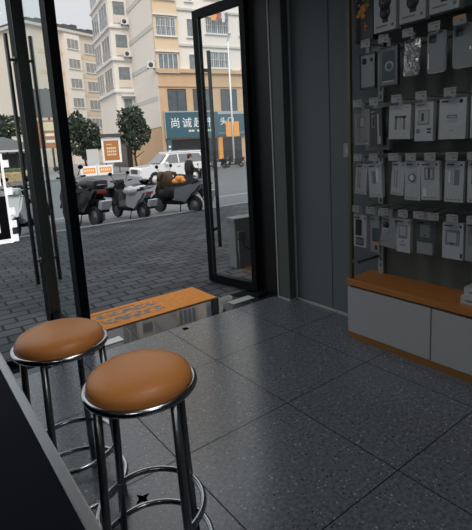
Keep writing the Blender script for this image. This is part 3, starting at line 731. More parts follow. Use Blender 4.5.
for y in (-1, 1):
    side_pane(y, [(.78, 1.22), (.28, 1.70), (-.28, 1.72), (-.28, 1.22)])
    side_pane(y, [(-.36, 1.22), (-.36, 1.72), (-1.15, 1.72), (-1.15, 1.22)])
    side_pane(y, [(-1.25, 1.22), (-1.25, 1.72), (-1.95, 1.70), (-2.15, 1.22)])
    MB().box((-.35, y*.935, 1.0), (-.15, y*.96, 1.04)).box((-1.25, y*.935, 1.0), (-1.05, y*.96, 1.04)).build('door_handle', 'chrome', CA)
    MB().box((.75, y*.94, 1.15), (.55, y*1.12, 1.32), 'car_white', bevel=.04).build('wing_mirror', None, CA)
    MB().tube([(.1, y*.66, 1.91), (-1.9, y*.66, 1.91)], .02, 'dark_chrome', 6).build('roof_rail', None, CA)
    MB().box((2.30, y*.60, .80), (2.46, y*.90, .98), 'cover_film', bevel=.03).build('headlight', None, CA)
    MB().box((-2.46, y*.70, .85), (-2.38, y*.92, 1.15), 'lamp_red', bevel=.02).build('tail_light', None, CA)
    wheel('wheel', CA, 1.45, y*.82, .39, .24, 'frame_white'); wheel('wheel', CA, -1.45, y*.82, .39, .24, 'frame_white')
ws = MB(); v = [ws.bm.verts.new(p) for p in ((1.02, -.80, 1.24), (1.02, .80, 1.24), (.42, .66, 1.74), (.42, -.66, 1.74))]; ws.bm.faces.new(v)
w_ = ws.build('windscreen', 'car_glass', CA); w_.location = (.025, 0, .02)
MB().box((2.40, -.5, .72), (2.47, .5, .98), 'frame_dark', bevel=.01).build('grille', None, CA)
MB().box((2.36, -.9, .40), (2.52, .9, .62), 'ink_pale', bevel=.04).build('bumper', None, CA)
MB().box((-2.36, -.9, .40), (-2.52, .9, .62), 'ink_pale', bevel=.04).build('bumper', None, CA)
MB().lathe([(0, 0), (.36, 0), (.38, .06), (.36, .2), (0, .22)], (0, 0, 0), 'car_white', 24, 'y').build('spare_wheel', None, CA, (-2.5, 0, .95)).rotation_euler = (0, 0, PI/2)

# person behind the scooters
def person(label, loc, rz):
    p = thing('person', label, 'person', loc, rz)
    me = bpy.data.meshes.new('body'); bm = bmesh.new()
    J_ = {'pel': (0, 0, .95, .16), 'ch': (.0, 0, 1.18, .17), 'sh': (.03, 0, 1.40, .13), 'nk': (.05, 0, 1.52, .06), 'h0': (.07, 0, 1.60, .085), 'h1': (.08, 0, 1.72, .09)}
    for s_, k in ((-1, 'r'), (1, 'l')):
        J_.update({k+'s': (.03, s_*.17, 1.40, .075), k+'e': (.12, s_*.24, 1.12, .055), k+'w': (.36, s_*.22, 1.08, .04), k+'h': (.44, s_*.21, 1.09, .035),
                   k+'hp': (0, s_*.1, .88, .11), k+'k': (.08*s_+.02, s_*.11, .50, .075), k+'a': (.08*s_-.05, s_*.11, .10, .05), k+'t': (.08*s_+.10, s_*.12, .045, .04)})
    E_ = [('pel', 'ch'), ('ch', 'sh'), ('sh', 'nk'), ('nk', 'h0'), ('h0', 'h1')]
    for k in 'rl': E_ += [('sh', k+'s'), (k+'s', k+'e'), (k+'e', k+'w'), (k+'w', k+'h'), ('pel', k+'hp'), (k+'hp', k+'k'), (k+'k', k+'a'), (k+'a', k+'t')]
    names = list(J_); vv = {k: bm.verts.new(J_[k][:3]) for k in names}
    for a, b in E_: bm.edges.new((vv[a], vv[b]))
    bm.verts.index_update(); bm.to_mesh(me); bm.free()
    o = bpy.data.objects.new('body', me); COL.objects.link(o)
    md = o.modifiers.new('skin', 'SKIN'); o.modifiers.new('sub', 'SUBSURF').levels = 1; o.modifiers['sub'].render_levels = 1
    for i, k in enumerate(names):
        sv = me.skin_vertices[0].data[i]; sv.radius = (J_[k][3],)*2; sv.use_root = (k == 'pel')
    bpy.context.view_layer.update()
    m2 = bpy.data.meshes.new_from_object(o.evaluated_get(bpy.context.evaluated_depsgraph_get()))
    bpy.data.objects.remove(o)
    m2.materials.clear(); m2.materials.append(MATS['skin']); m2.materials.append(MATS['coat_black'])
    for f in m2.polygons:
        f.use_smooth = True; c_ = f.center
        f.material_index = 0 if (c_.z > 1.50 or (c_.x > .36 and c_.z > .9)) else 1
    b = bpy.data.objects.new('body', m2); COL.objects.link(b); b.parent = p
    MB().ball((.065, 0, 1.70), (.105, .095, .11), 'hair_black', 16, 10).ball((.02, 0, 1.64), (.07, .085, .08), 'hair_black', 12, 8).build('hair', None, p)
    MB().prism([(-.12, .82), (.14, .82), (.17, 1.2), (.14, 1.44), (.05, 1.52), (-.06, 1.50), (-.15, 1.36), (-.14, 1.1)], -.2, .2, 'coat_black', bevel=.07, smooth=True).build('coat', None, p)
    fc = MB().ball((.165, -.035, 1.655), .012, 'hair_black', 8, 6).ball((.165, .035, 1.655), .012, 'hair_black', 8, 6)
    fc.ball((.175, 0, 1.625), (.018, .014, .022), 'skin', 8, 6).box((.155, -.025, 1.575), (.166, .025, 1.583), 'cloth_red').build('face', None, p)
    for s_ in (-1, 1):
        MB().ball((.07, s_*.093, 1.64), (.02, .012, .03), 'skin', 8, 6).build('ear', None, p)
        h = MB()
        for k in range(4): h.tube([(.45, s_*.21+.016*(k-1.5), 1.095), (.50, s_*.21+.016*(k-1.5), 1.09), (.50, s_*.21+.016*(k-1.5), 1.065-.003*k)], .008, 'skin', 6)
        h.tube([(.43, s_*.175, 1.09), (.475, s_*.165, 1.075)], .009, 'skin', 6).build('fingers', None, p)
    return p
person('person in a black coat standing in front of the white car with hands forward', (10.7, 17.8, -.61), math.radians(-6))
copy_thing(sL2, 'black scooter in the road held by the person in black', (10.92, 17.78, -.61), math.radians(-6), 'scooters on the road')

# grey utility box by the door
UB = thing('utility_box', 'grey utility cabinet with conduit, behind the right door leaf outside', 'utility box', (3.29, 4.30, 0), math.radians(-6))
MB().box((-.12, 0, 0), (.24, .17, .59), 'utility_grey', bevel=.015).build('cabinet', None, UB)
MB().box((-.135, -.015, .57), (.255, .19, .62), 'utility_grey', bevel=.012).build('lid', None, UB)
MB().box((-.10, -.05, .36), (.0, .0, .46), 'frame_dark', bevel=.01).build('switch_box', None, UB)
MB().tube([(-.02, -.02, .36), (-.02, -.03, .28), (.06, -.04, .22), (.14, -.03, .26), (.18, -.01, .22)], .008, 'rubber', 8).tube([(-.09, -.02, .36), (-.09, -.03, .02)], .012, 'utility_grey', 8).build('conduit', None, UB)
rb_ = MB()
for (x, y, r) in ((.18, -.1, .06), (.24, -.06, .045), (.12, -.12, .045)): rb_.ball((x, y, r*.8), (r, r, r*.8), 'utility_grey', 8, 6)
ro = rb_.build('rubble', None, None, (3.22, 4.24, 0)); ro['label'] = 'small heap of grey rubble at the utility cabinet foot'; ro['category'] = 'rubble'; ro['kind'] = 'stuff'

# ================================================================== door leaves
def door_leaf(idx, hinge, free, sw, th, sides, off):
    """hinge/free: plan points; leaf frame built in local coords x from hinge to free edge"""
    hv, fv = Vector((*hinge, 0)), Vector((*free, 0)); L = (fv-hv).length; a = math.atan2(fv.y-hv.y, fv.x-hv.x)
    d = bpy.data.objects.new('door_%d' % idx, None); COL.objects.link(d); d.location = hv+Vector((0, 0, .012)); d.rotation_euler.z = a; d['kind'] = 'structure'
    H = 2.83; t = th/2
    MB().box((0, -.03, 0), (.06, .03, H), 'black_metal').box((L-sw, -t, 0), (L, t, H), 'black_metal').box((.06, -.03, 0), (L-sw, .03, .085), 'black_metal').box((.06, -.03, H-.08), (L-sw, .03, H), 'black_metal').build('door_frame', None, d)
    MB().box((L-sw-.006, -t, .08), (L-sw, t, H-.08), 'rack_metal').box((L, -t, .0), (L+.004, t, H), 'rack_metal').build('seal', None, d)
    MB().box((.055, -.005, .08), (L-sw+.005, .005, H-.075), 'door_glass').build('door_glass', None, d)
    for s_ in sides:
        y = s_*(t+off); x = L-sw*.5
        m_ = MB().tube([(x, y, .36), (x, y, 2.46)], .017 if idx == 1 else .021, 'black_metal' if idx == 2 else 'rack_metal', 12)
        for z in (.57, 2.26): m_.tube([(x, s_*t*.9, z), (x, y, z)], .012 if idx == 1 else .018, 'dark_chrome' if idx == 1 else 'black_metal', 10); m_.lathe([(0, -.003), (.026, -.003), (.026, .004), (0, .004)], (x, s_*(t+.002), z), 'dark_chrome', 16, 'y')
        m_.build('door_handle', None, d)
    MB().lathe([(0, 0), (.02, 0), (.02, .006), (0, .006)], (L-sw*.5, -t-.004, 1.36), 'chrome', 16, 'y').build('lock_cylinder', None, d)
    return d
door_leaf(1, (1.045, 3.53), (.972, 4.23), .105, .095, (-1, 1), .05)
door_leaf(2, (2.79, 3.44), (2.67, 4.14), .075, .045, (-1,), .12)
P1 = MB().box((-.13, -.05, 0), (.13, .05, .004), 'light_trim').build('floor_spring_cover', None, None, (2.52, 3.39, .0)); P1['label'] = 'pale floor spring cover plate at the foot of the right door leaf'; P1['category'] = 'cover plate'
P2 = MB().box((-.15, -.05, 0), (.15, .05, .004), 'sign_white').build('floor_spring_cover', None, None, (1.13, 3.37, .0)); P2['label'] = 'white floor spring cover plate on the floor just behind the stool seats'; P2['category'] = 'cover plate'
P3 = MB().box((-.06, -.05, 0), (.06, .05, .03), 'black_metal', bevel=.008).build('door_pivot', None, None, (2.74, 3.36, 0)); P3['label'] = 'black pivot block on the floor beside the black door jamb'; P3['category'] = 'door pivot'
P4 = MB().box((-.022, -.022, 0), (.022, .022, .002), 'matte_black').build('floor_socket', None, None, (1.76, 3.17, 0)); P4['label'] = 'small square black socket in the floor near the doorway edge'; P4['category'] = 'floor socket'
st = []
for k in range(8):
    r = .038 if k % 2 == 0 else .015; a = k*PI/4+.3; st.append((r*math.cos(a), r*math.sin(a)))
P5 = MB().prism(st, 0, .002, 'matte_black', 'z').build('floor_sticker', None, None, (.66, 1.685, 0)); P5['label'] = 'small black four-pointed star on the floor behind the near stool'; P5['category'] = 'sticker'
# mat outside
MT = MB().box((-.60, -.235, 0), (.60, .235, .010), None, bevel=.004); MT.mats = []
mo = MT.build('door_mat', mat_rug(), None, (1.79, 3.85, -.001)); mo['label'] = 'orange doormat with worn grey print outside the doorway'; mo['category'] = 'doormat'
# window sticker at far left
WS = thing('lit_window_sign', 'glowing white notched sign with a black field on the window, left picture edge', 'sign', (.45, 3.463, .9))
MB().box((-.20, 0, .03), (.145, .004, .33), 'ink_black').box((.06, -.001, .33), (.10, .003, .37), 'ink_black').build('black_field', None, WS)
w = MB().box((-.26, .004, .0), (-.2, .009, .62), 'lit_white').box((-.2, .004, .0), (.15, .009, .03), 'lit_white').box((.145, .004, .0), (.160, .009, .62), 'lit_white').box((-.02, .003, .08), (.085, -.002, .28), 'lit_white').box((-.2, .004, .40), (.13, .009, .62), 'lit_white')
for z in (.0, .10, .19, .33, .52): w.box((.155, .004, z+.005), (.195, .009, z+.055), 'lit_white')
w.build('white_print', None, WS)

# ================================================================== bar stools and counter
def stool(label, loc, rz):
    s = thing('bar_stool', label, 'bar stool', loc, rz, 'bar stools at the counter')
    prof = [(0, .705), (.16, .705), (.170, .722), (.175, .737), (.174, .750), (.165, .766), (.147, .777), (.11, .786), (.06, .790), (0, .791)]
    cu = MB().lathe(prof, (0, 0, 0), 'seat_leather', 64).build('seat', None, s)
    MB().ring((0, 0, .724), .180, .0120, 'chrome', 72, 12).build('seat_ring', None, s)
    for k in range(4):
        a = k*PI/2
        c_, s_ = math.cos(a), math.sin(a)
        MB().tube([(.168*c_, .168*s_, .716), (.180*c_, .180*s_, .35), (.198*c_, .198*s_, .0)], .0142, 'dark_chrome', 14).build('leg', None, s)
    MB().ring((0, 0, .257), .183, .0112, 'chrome', 72, 10).build('foot_ring', None, s)
    MB().ring((0, 0, .090), .206, .0112, 'chrome', 72, 10).build('foot_ring', None, s)
    return s
s1 = stool('tan leather bar stool with chrome rings, nearer to the camera', (.560, 1.348, 0), math.radians(13))
s2 = copy_thing(s1, 'tan leather bar stool with chrome rings, farther one next to the door', (.453, 1.882, 0), math.radians(52))
CT = thing('counter', 'black counter with a silver edge strip at the lower left corner', 'counter', (0, .4, 0))
MB().box((-.75, -1.5, 1.01), (.122, 1.75, 1.05), 'counter_black').build('worktop', None, CT)
MB().box((.122, -1.5, 1.005), (.139, 1.75, 1.052), 'brushed_metal', bevel=.003).build('edge_strip', None, CT)
MB().box((-.7, -1.45, 0), (.0, 1.7, 1.01), 'counter_black').build('cabinet', None, CT)

# ================================================================== display fixture on the right wall
for i, (y0, y1, lab) in enumerate(((1.483, 2.148, 'white base cabinet under the left end of the wooden shelf, nearest the door'), (.818, 1.477, 'white base cabinet right of the one nearest the door'), (.15, .812, 'white base cabinet right of the second one, outside the picture edge'))):
    c = thing('base_cabinet', lab, 'cabinet', (2.598, y0, 0), 0, 'white base cabinets under the display')
    MB().box((.02, 0, .055), (.33, y1-y0, .405), 'panel_white').build('carcass', None, c)
    MB().box((0, .0015, .050), (.02, y1-y0-.0015, .402), 'panel_white', bevel=.002).build('door', None, c)
wood('oak_dark', (.20, .085, .016), (.28, .125, .025), .45)
pl = MB().box((2.602, .15, 0), (2.925, 2.144, .050), 'oak_dark').build('plinth', None); pl['label'] = 'wooden plinth running under the white base cabinets'; pl['category'] = 'plinth'
wt = MB().box((2.612, .15, .405), (2.915, 2.136, .420), 'gap_shade').box((2.590, .15, .420), (2.915, 2.152, .465), 'oak', bevel=.002).build('wooden_shelf', None); wt['label'] = 'orange-brown wooden top on the white base cabinets'; wt['category'] = 'worktop'
RK = thing('display_rack', 'grey metal display rack with back panel above the wooden top', 'display rack', (0, 0, .465))
MB().box((2.893, .2, .0), (2.908, 2.055, 2.55), 'back_panel').build('back_panel', None, RK)
MB().box((2.608, 2.112, 0), (2.634, 2.136, 2.55), 'upright_wood_reflection', bevel=.003).build('upright', None, RK)
up = MB().box((2.872, 2.03, 0), (2.893, 2.075, 2.55), 'light_trim')
up.build('upright', None, RK)
sl = MB()
for k in range(48): sl.box((2.869, 2.049, .05+k*.05), (2.872, 2.056, .075+k*.05), 'ink_black')
sl.build('slots', None, RK)
br = MB().box((2.618, 2.06, .125), (2.885, 2.075, .142), 'rack_metal').box((2.612, 2.06, .120), (2.63, 2.12, .146), 'rack_metal').build('brace', None, RK)
for z in (.99, 1.36, 1.725, 2.105, 2.50):
    MB().box((2.868, .2, z-.465-.022), (2.893, 2.12, z-.465+.012), 'rack_metal').build('crossbar', None, RK)
SW = thing('wall_switch', 'pale wall switch beside the display rack on the grey wall', 'switch', (2.93, 2.40, 1.40))
MB().box((-.010, -.04, -.055), (0, .04, .055), 'tag_white', bevel=.003).build('plate', None, SW); MB().box((-.014, -.018, -.025), (-.010, .018, .025), 'carton_white', bevel=.001).build('rocker', None, SW)

def hook(label, y, z, tagm='tag_white', stripe=False):
    h = thing('display_hook', label, 'hook', (2.868, y, z), 0, 'display hooks with price tags')
    MB().tube([(0, 0, 0), (-.235, 0, 0), (-.243, 0, .010)], .0032, 'dark_chrome', 6).build('rod', None, h)
    MB().box((-.252, -.036, -.022), (-.248, .036, .026), tagm, bevel=.001).build('price_tag', None, h)
    if stripe: MB().box((-.254, -.034, .014), (-.2522, .034, .026), 'tag_orange').build('stripe', None, h, label='orange stripe')
    MB().box((-.2535, -.030, .012), (-.2522, .020, .018), 'tag_grey').box((-.2535, -.024, -.010), (-.2522, -.008, .002), 'tag_grey').build('tag_print', None, h)
def pack(name, label, cat, y, z0, w, h, kind, hz, tilt=0, t=.022, base='carton_white', x=2.672, group='phone accessory packs on the rack', prints=()):
    """y: centre, z0: bottom, prints: (x0,z0,x1,z1,material) as fractions of the front, seen from the aisle"""
    p = thing(name, label, cat, (x, y, z0), -PI/2, group); p.rotation_euler = (0, math.radians(tilt), -PI/2)
    if kind == 'carton':
        MB().box((-w/2, 0, 0), (w/2, t, h), base, bevel=.0015).build('carton', None, p)
    elif kind == 'case':
        def rr(w_, h_, r, cz, n=6):
            out = []
            for cx, cy, a0 in ((w_/2-r, h_/2-r, 0), (-w_/2+r, h_/2-r, 90), (-w_/2+r, -h_/2+r, 180), (w_/2-r, -h_/2+r, 270)):
                for k in range(n+1):
                    a = math.radians(a0+90*k/n); out.append((cx+r*math.cos(a), cz+cy+r*math.sin(a)))
            return out
        MB().prism(rr(w, h, .018, h/2), 0, .012, base, bevel=.003).build('phone_case', None, p)
        MB().prism(rr(w*.93, h*.955, .014, h/2), -.0015, .0, 'case_smoke').build('case_back', None, p)
        MB().prism([(a-w*.22, b+h*.34) for a, b in rr(w*.42, w*.42, .010, h*.5)], -.004, -.0015, 'ink_teal').build('camera_cutout', None, p)
        c3 = MB()
        for a, b in ((-.30, .87), (-.14, .87), (-.30, .80)): c3.lathe([(0, -.003), (w*.065, -.003), (w*.065, 0), (0, 0)], (a*w, -.004, b*h), 'ink_black', 14, 'y')
        c3.build('lens_hole', None, p)
    elif kind == 'foil':
        m_ = MB(); nx, nz = 14, 24; g = []
        for j in range(nz+1):
            row = []
            for i in range(nx+1):
                u_, v_ = i/nx*2-1, j/nz*2-1; bul = (1-abs(u_)**4)*(1-abs(v_)**4)
                row.append(m_.bm.verts.new((u_*w/2*(1-.06*abs(v_)**6), -.016*bul+random.uniform(-.0035, .0035)*bul, h/2+v_*h/2*(1-.03*abs(u_)**6))))
            g.append(row)
        for j in range(nz):
            for i in range(nx): m_.bm.faces.new((g[j][i], g[j][i+1], g[j+1][i+1], g[j+1][i]))
        bmesh.ops.solidify(m_.bm, geom=list(m_.bm.faces), thickness=-.004)
        m_.build('foil_wrap', 'foil', p)
        MB().box((-w*.46, .002, h*.02), (w*.46, t, h*.98), 'plastic_smoke', bevel=.008).build('phone_case', None, p)
    if prints:
        pr_ = MB()
        for q in prints:
            a, b, c_, d, m_ = q[:5]; dp = q[5] if len(q) > 5 else .0008
            if m_ == 'ring' or m_ == 'disc':
                cx, cz, r_ = (a-.5)*w, b*h, c_*w
                jj = prints.index(q)*.00012
                pr_.lathe([(0 if m_ == 'disc' else r_*.6, -.0012), (r_, -.0012), (r_, .0), (0 if m_ == 'disc' else r_*.6, .0), (r_*.6 if m_ == 'ring' else 0, -.0012)][:5 if m_ == 'ring' else 4], (cx, -.0001-jj, cz), d, 20, 'y')
            else:
                pr_.box(((a-.5)*w, -dp, b*h), ((c_-.5)*w, .0004, d*h), m_)
        pr_.build('printed_front', None, p)
    MB().box((-.014, .004, h-.004), (.014, .0055, hz-z0+.012), 'plastic_clear').build('hang_tab', None, p)
    return p
hdr = [(.08, .90, .48, .935, 'ink_black'), (.86, .915, .055, 'ink_black', 'disc')]
def foot(c='ink_grey'): return [(.12+.2*k, .05, .24+.2*k, .075, c) for k in range(4)]
R = 2.50
big = [(.30, .30, .74, .92, 'ink_black'), (.52, .80, .26, 'ink_black', 'disc'), (.52, .58, .29, 'ink_black', 'disc'), (.52, .36, .24, 'ink_black', 'disc'), (.40, .17, .66, .30, 'ink_black'), (.10, .09, .62, .125, 'ink_grey'), (.86, .10, .06, 'ink_grey', 'disc'), (.44, .60, .11, 'ink_grey', 'ring')]
pack('poster_box', 'dark box printed with orange flowers, top left of the rack', 'box', 2.049, 2.139, .158, .33, 'carton', R, t=.06, base='carton_dark', group='boxes on the top row of the rack',
     prints=[(x_, z_, r_, m_, 'disc') for x_, z_, r_, m_ in ((.52, .62, .17, 'ink_orange'), (.36, .56, .13, 'ink_orange'), (.68, .66, .14, 'ink_brown'), (.25, .5, .09, 'ink_orange'), (.5, .48, .12, 'ink_orange'), (.6, .78, .13, 'ink_green'), (.78, .74, .10, 'ink_green'), (.3, .70, .07, 'ink_brown'), (.2, .36, .05, 'ink_green'), (.64, .27, .07, 'ink_orange'), (.62, .20, .05, 'ink_orange'), (.64, .33, .05, 'ink_brown'), (.35, .84, .04, 'ink_pale'), (.18, .8, .035, 'ink_pale'))])
for y, z0, w_, lab in ((1.881, 2.165, .165, 'white box with black holder picture, right beside the orange-flowered box'), (1.685, 2.180, .175, 'white box with black holder picture, second right of the orange-flowered box'), (1.484, 2.188, .178, 'white box with black holder picture, third right of the orange-flowered box')):
    pack('phone_holder_box', lab, 'box', y, z0, w_, .31, 'carton', R, t=.06, group='boxes on the top row of the rack', prints=big)
pack('phone_holder_box', 'dark box at the right picture edge on the top row', 'box', 1.28, 2.18, .17, .31, 'carton', R, t=.06, base='carton_dark', group='boxes on the top row of the rack', prints=[(.2, .2, .8, .7, 'ink_teal')])
for y, lab in ((2.049, 'the orange-flowered box'), (1.881, 'the first holder box'), (1.685, 'the second holder box'), (1.484, 'the third holder box'), (1.28, 'the dark edge box')): hook('display hook on the top row holding up '+lab, y, R)
# row 2
H2 = 2.105
pack('phone_case_pack', 'dark smoky phone case in a black tray, first of the second row', 'phone case', 2.018, 1.820, .128, .235, 'carton', H2, base='carton_dark', group='packs on the second row', prints=[(.10, .06, .90, .94, 'case_smoke'), (.32, .78, .16, 'ink_black', 'disc'), (.78, .80, .09, 'ink_black', 'disc'), (.88, .08, .96, .92, 'ink_pale')])
pack('phone_case_pack', 'boxed phone case with a pale oval ring, second of the second row', 'phone case', 1.850, 1.818, .138, .248, 'carton', H2, base='carton_dark', group='packs on the second row', prints=[(.04, .04, .96, .97, 'ink_grey'), (.14, .12, .86, .88, 'ink_teal', .0012), (.54, .5, .24, 'ink_pale', 'ring'), (.18, .1, .8, .14, 'ink_pale', .0016)])
pack('phone_case_pack', 'crinkled shiny silver wrapped phone case, third of the second row', 'phone case', 1.688, 1.858, .112, .220, 'foil', H2, tilt=2, group='packs on the second row')
pack('phone_case', 'clear phone case with a rounded outline, right of the shiny silver wrapped one', 'phone case', 1.522, 1.851, .118, .236, 'case', H2, base='case_rim', group='packs on the second row', prints=[(.06, .12, .10, .5, 'painted_shine', .002), (.52, .5, .05, 'ink_black', 'disc'), ])
pack('phone_case', 'clear phone case at the right picture edge on the second row, under an orange-topped tag', 'phone case', 1.362, 1.855, .124, .236, 'case', H2, base='case_rim', group='packs on the second row', prints=[(.5, .45, .04, 'ink_black', 'disc'), (.78, .40, .86, .47, 'painted_shine', .002)])
for y, lab, tm in ((1.99, 'over the dark smoky case', 0), (1.85, 'over the case with the pale oval ring', 0), (1.68, 'over the shiny silver wrapped case', 0), (1.51, 'over the left clear phone case', 0), (1.362, 'over the right clear phone case, with an orange stripe', 1)):
    hook('display hook with price tag '+lab, y, H2, stripe=bool(tm))
# row 3
H3 = 1.725
pack('accessory_pack', 'grey pack with a faint square picture, first of the third row', 'pack', 2.062, 1.443, .128, .245, 'carton', H3, base='carton_grey', group='packs on the third row', prints=[(.16, .48, .66, .80, 'ink_grey'), (.40, .52, .62, .76, 'ink_pale', .0012), (.72, .12, .08, 'ink_grey', 'disc'), (.1, .02, .9, .05, 'ink_pale')])
pack('accessory_pack', 'black blister pack squeezed between two pale ones on the third row', 'pack', 1.942, 1.432, .100, .252, 'carton', H3, base='carton_dark', group='packs on the third row', tilt=-2, t=.04, prints=[(.12, .9, .4, .94, 'ink_pale'), (.16, .50, .42, .84, 'ink_grey'), (.24, .55, .36, .78, 'ink_black', .0014), (.62, .2, .75, .85, 'plastic_clear', .002), (.6, .05, .85, .25, 'ink_pale', .0018)])
pack('accessory_pack', 'pale film-wrapped pack with two dark arch shapes on the third row', 'pack', 1.770, 1.472, .158, .217, 'carton', H3, base='carton_white', group='packs on the third row', tilt=2, t=.04, prints=[(.28, .28, .38, .68, 'ink_grey'), (.28, .62, .58, .68, 'ink_grey'), (.5, .28, .58, .68, 'ink_pale'), (.66, .28, .76, .68, 'ink_grey'), (.6, .62, .82, .68, 'ink_grey'), (.7, .90, .92, .95, 'tag_white')])
pack('accessory_pack', 'white box with a clear round-cornered window, on the third row', 'pack', 1.598, 1.453, .122, .236, 'carton', H3, tilt=1, t=.035, group='packs on the third row', prints=[(.10, .92, .5, .95, 'ink_grey'), (.16, .42, .80, .80, 'ink_grey'), (.22, .46, .74, .77, 'plastic_clear', .0014), (.36, .52, .5, .72, 'ink_black', .0018), (.1, .2, .3, .32, 'ink_grey'), (.68, .28, .9, .33, 'ink_black'), (.68, .20, .9, .25, 'ink_black')])
pack('accessory_pack', 'large white box with a dark round logo and a cup-shaped picture on the third row', 'pack', 1.418, 1.458, .163, .236, 'carton', H3, tilt=1, t=.04, group='packs on the third row', prints=[(.08, .91, .34, .95, 'ink_black'), (.80, .92, .07, 'ink_black', 'disc'), (.30, .40, .68, .58, 'ink_pale'), (.30, .52, .68, .60, 'ink_grey', .0012), (.36, .54, .62, .57, 'ink_pale', .0016), (.40, .21, .56, .225, 'ink_grey'), (.2, .16, .78, .172, 'ink_pale')])
pack('accessory_pack', 'white pack at the right picture edge on the third row', 'pack', 1.245, 1.457, .13, .236, 'carton', H3, t=.035, group='packs on the third row', prints=hdr)
for y, lab in ((2.06, 'over the grey pack with a faint square'), (1.925, 'over the black blister pack'), (1.755, 'over the film-wrapped pack with dark arches'), (1.585, 'over the white box with a clear window'), (1.405, 'over the large white box with a round logo'), (1.245, 'over the third-row pack at the picture edge')):
    hook('display hook with price tag '+lab, y, H3)
gb = MB().box((0, -.10, 0), (.05, .10, .085), 'carton_grey', bevel=.002).box((-.001, -.09, .06), (0, .09, .065), 'ink_grey').box((-.001, -.09, .02), (0, .09, .03), 'ink_grey').build('small_carton', None, None, (2.80, 2.03, H3-.325)); gb['label'] = 'small pale carton behind the rack end, between third and fourth row'; gb['category'] = 'carton'
# row 4
H4 = 1.357
r4 = [(2.082, 1.093, .098, .216, 4, 'carton_white', 'slim white cable box leaning left, first of the fourth row', [(.20, .22, .26, .74, 'ink_grey'), (.38, .18, .44, .74, 'ink_grey'), (.62, .22, .68, .70, 'ink_pale')]),
      (1.946, 1.079, .108, .236, -4, 'carton_white', 'bright film-wrapped white pack with its foot swung left, second of the fourth row', [(.20, .50, .70, .80, 'ink_pale'), (.30, .40, .56, .76, 'ink_grey', .0012), (.60, .45, .75, .85, 'painted_shine', .002)]),
      (1.784, 1.103, .096, .220, 4, 'carton_white', 'slim white cable box leaning left, third of the fourth row', [(.22, .25, .28, .76, 'ink_grey'), (.40, .2, .48, .76, 'ink_grey'), (.62, .22, .68, .70, 'ink_pale')]),
      (1.668, 1.076, .112, .252, 0, 'carton_white', 'white pack with silvery cable coil window, fourth of the fourth row', [(.2, .42, .78, .76, 'ink_pale'), (.48, .58, .26, 'ink_grey', 'ring'), (.3, .46, .5, .7, 'painted_shine', .002)]),
      (1.543, 1.085, .122, .243, -2, 'carton_white', 'white pack with a dark square picture and painted shine, fifth of the fourth row', [(.18, .52, .74, .84, 'ink_grey'), (.28, .56, .64, .80, 'ink_pale', .0012), (.40, .56, .5, .80, 'ink_black', .0016), (.1, .1, .3, .3, 'painted_shine', .002)]),
      (1.397, 1.082, .116, .245, 1, 'carton_white', 'white pack with two-part cable window, sixth of the fourth row', [(.16, .42, .44, .80, 'ink_pale'), (.5, .42, .78, .80, 'ink_grey'), (.2, .46, .3, .76, 'painted_shine', .002)]),
      (1.258, 1.086, .113, .242, 0, 'carton_white', 'white pack at the right picture edge on the fourth row', [(.2, .45, .8, .8, 'ink_teal')])]
for y, z0, w_, h_, ti, b_, lab, pr_ in r4:
    pack('cable_pack', lab, 'pack', y, z0, w_, h_, 'carton', H4, ti, .03, b_, group='cable packs on the fourth row', prints=hdr+foot()+pr_)
for y, lab in ((2.06, 'first'), (1.93, 'second'), (1.775, 'third'), (1.65, 'fourth'), (1.52, 'fifth'), (1.385, 'sixth'), (1.258, 'seventh')):
    hook('display hook with the %s price tag from the left on the fourth row' % lab, y, H4)
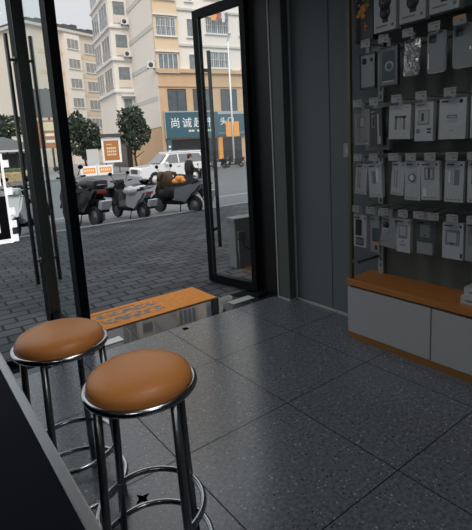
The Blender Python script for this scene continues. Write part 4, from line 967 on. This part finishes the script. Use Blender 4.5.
# row 5
H5 = .99
r5 = [(2.092, .700, .120, .238, 1, 'carton_white', 'white pack with a tall black power bank picture, first of the lowest row', [(.18, .36, .66, .86, 'ink_black'), (.24, .06, .80, .30, 'ink_black'), (.3, .10, .74, .26, 'ink_grey', .0012)]),
      (1.958, .680, .075, .262, 0, 'carton_grey', 'narrow grey pack with an orange band, second of the lowest row', [(.2, .30, .95, .68, 'ink_teal'), (.3, .22, .95, .30, 'tag_orange'), (.5, .08, .8, .2, 'ink_black')]),
      (1.853, .733, .126, .212, 5, 'carton_grey', 'pale pack with a round watch picture, third of the lowest row', [(.30, .74, .20, 'ink_black', 'disc'), (.30, .52, .20, 'ink_pale', 'ring'), (.14, .18, .3, .21, 'ink_grey'), (.45, .3, .75, .32, 'ink_grey')]),
      (1.732, .717, .104, .228, 0, 'carton_white', 'white pack with a charger plug picture, fourth of the lowest row', [(.16, .42, .80, .82, 'ink_grey'), (.24, .50, .70, .78, 'ink_pale', .0012), (.48, .33, .06, 'ink_grey', 'disc'), (.25, .2, .7, .24, 'ink_grey')]),
      (1.576, .729, .108, .224, 0, 'carton_grey', 'dark grey pack with a charger plug picture, fifth of the lowest row', [(0, .35, 1, 1, 'ink_teal'), (.2, .50, .80, .86, 'ink_grey', .0012), (.28, .56, .72, .82, 'tag_grey', .0016), (.44, .53, .58, .57, 'ink_black', .002)]),
      (1.393, .728, .130, .226, 0, 'carton_white', 'white pack with a framed square charger picture, sixth of the lowest row', [(.14, .38, .84, .80, 'ink_grey'), (.24, .46, .68, .74, 'ink_pale', .0012), (.4, .41, .54, .45, 'ink_black', .0016), (.86, .06, .97, .18, 'ink_black')]),
      (1.258, .733, .113, .238, 0, 'carton_grey', 'grey pack at the right picture edge on the lowest row', [(.15, .4, .85, .8, 'ink_grey')])]
for y, z0, w_, h_, ti, b_, lab, pr_ in r5:
    pack('charger_pack', lab, 'pack', y, z0, w_, h_, 'carton', H5, ti, .03, b_, group='charger packs on the lowest row', prints=hdr+pr_)
for y, lab in ((2.085, 'first'), (1.955, 'second'), (1.845, 'third'), (1.70, 'fourth'), (1.59, 'fifth'), (1.49, 'sixth'), (1.37, 'seventh'), (1.25, 'eighth')):
    hook('display hook with the %s price tag from the left on the lowest row' % lab, y, H5)
# small white boxes on the wooden top
for k, (dx, dz, lab) in enumerate(((0, 0, 'white small carton lying on the wooden top, lower of the two'), (.012, .052, 'white small carton lying on the wooden top, upper of the two'))):
    b = MB().box((0, -.16, 0), (.10, 0, .052), 'carton_white', bevel=.002).box((-.001, -.10, .018), (0, -.03, .030), 'ink_grey')
    o = b.build('small_carton', None, None, (2.655+dx, 1.325-dx*1.2, .465+dz)); o['label'] = lab; o['category'] = 'carton'; o['group'] = 'small cartons on the wooden top'

# ================================================================== glowing panels added to brighten the room (out of frame)
for i, (x, y, lab) in enumerate(((.6, -.6, 'added square fill panel over the near end of the counter'), (-1.2, -.6, 'added square fill panel in the far left rear of the shop'), (.9, 1.0, 'added square fill panel over the bar stools'))):
    L = thing('fill_panel', lab, 'ceiling light', (x, y, 3.05), 0, 'ceiling lights')
    MB().box((-.32, -.32, 0), (.32, .32, .05), 'frame_white').build('housing', None, L)
    MB().box((-.3, -.3, -.008), (.3, .3, 0), mat('fill_glow', (.8, .8, .8), .5, emit=(1, .98, .96), estr=ROOM_FILL)).build('diffuser', None, L)
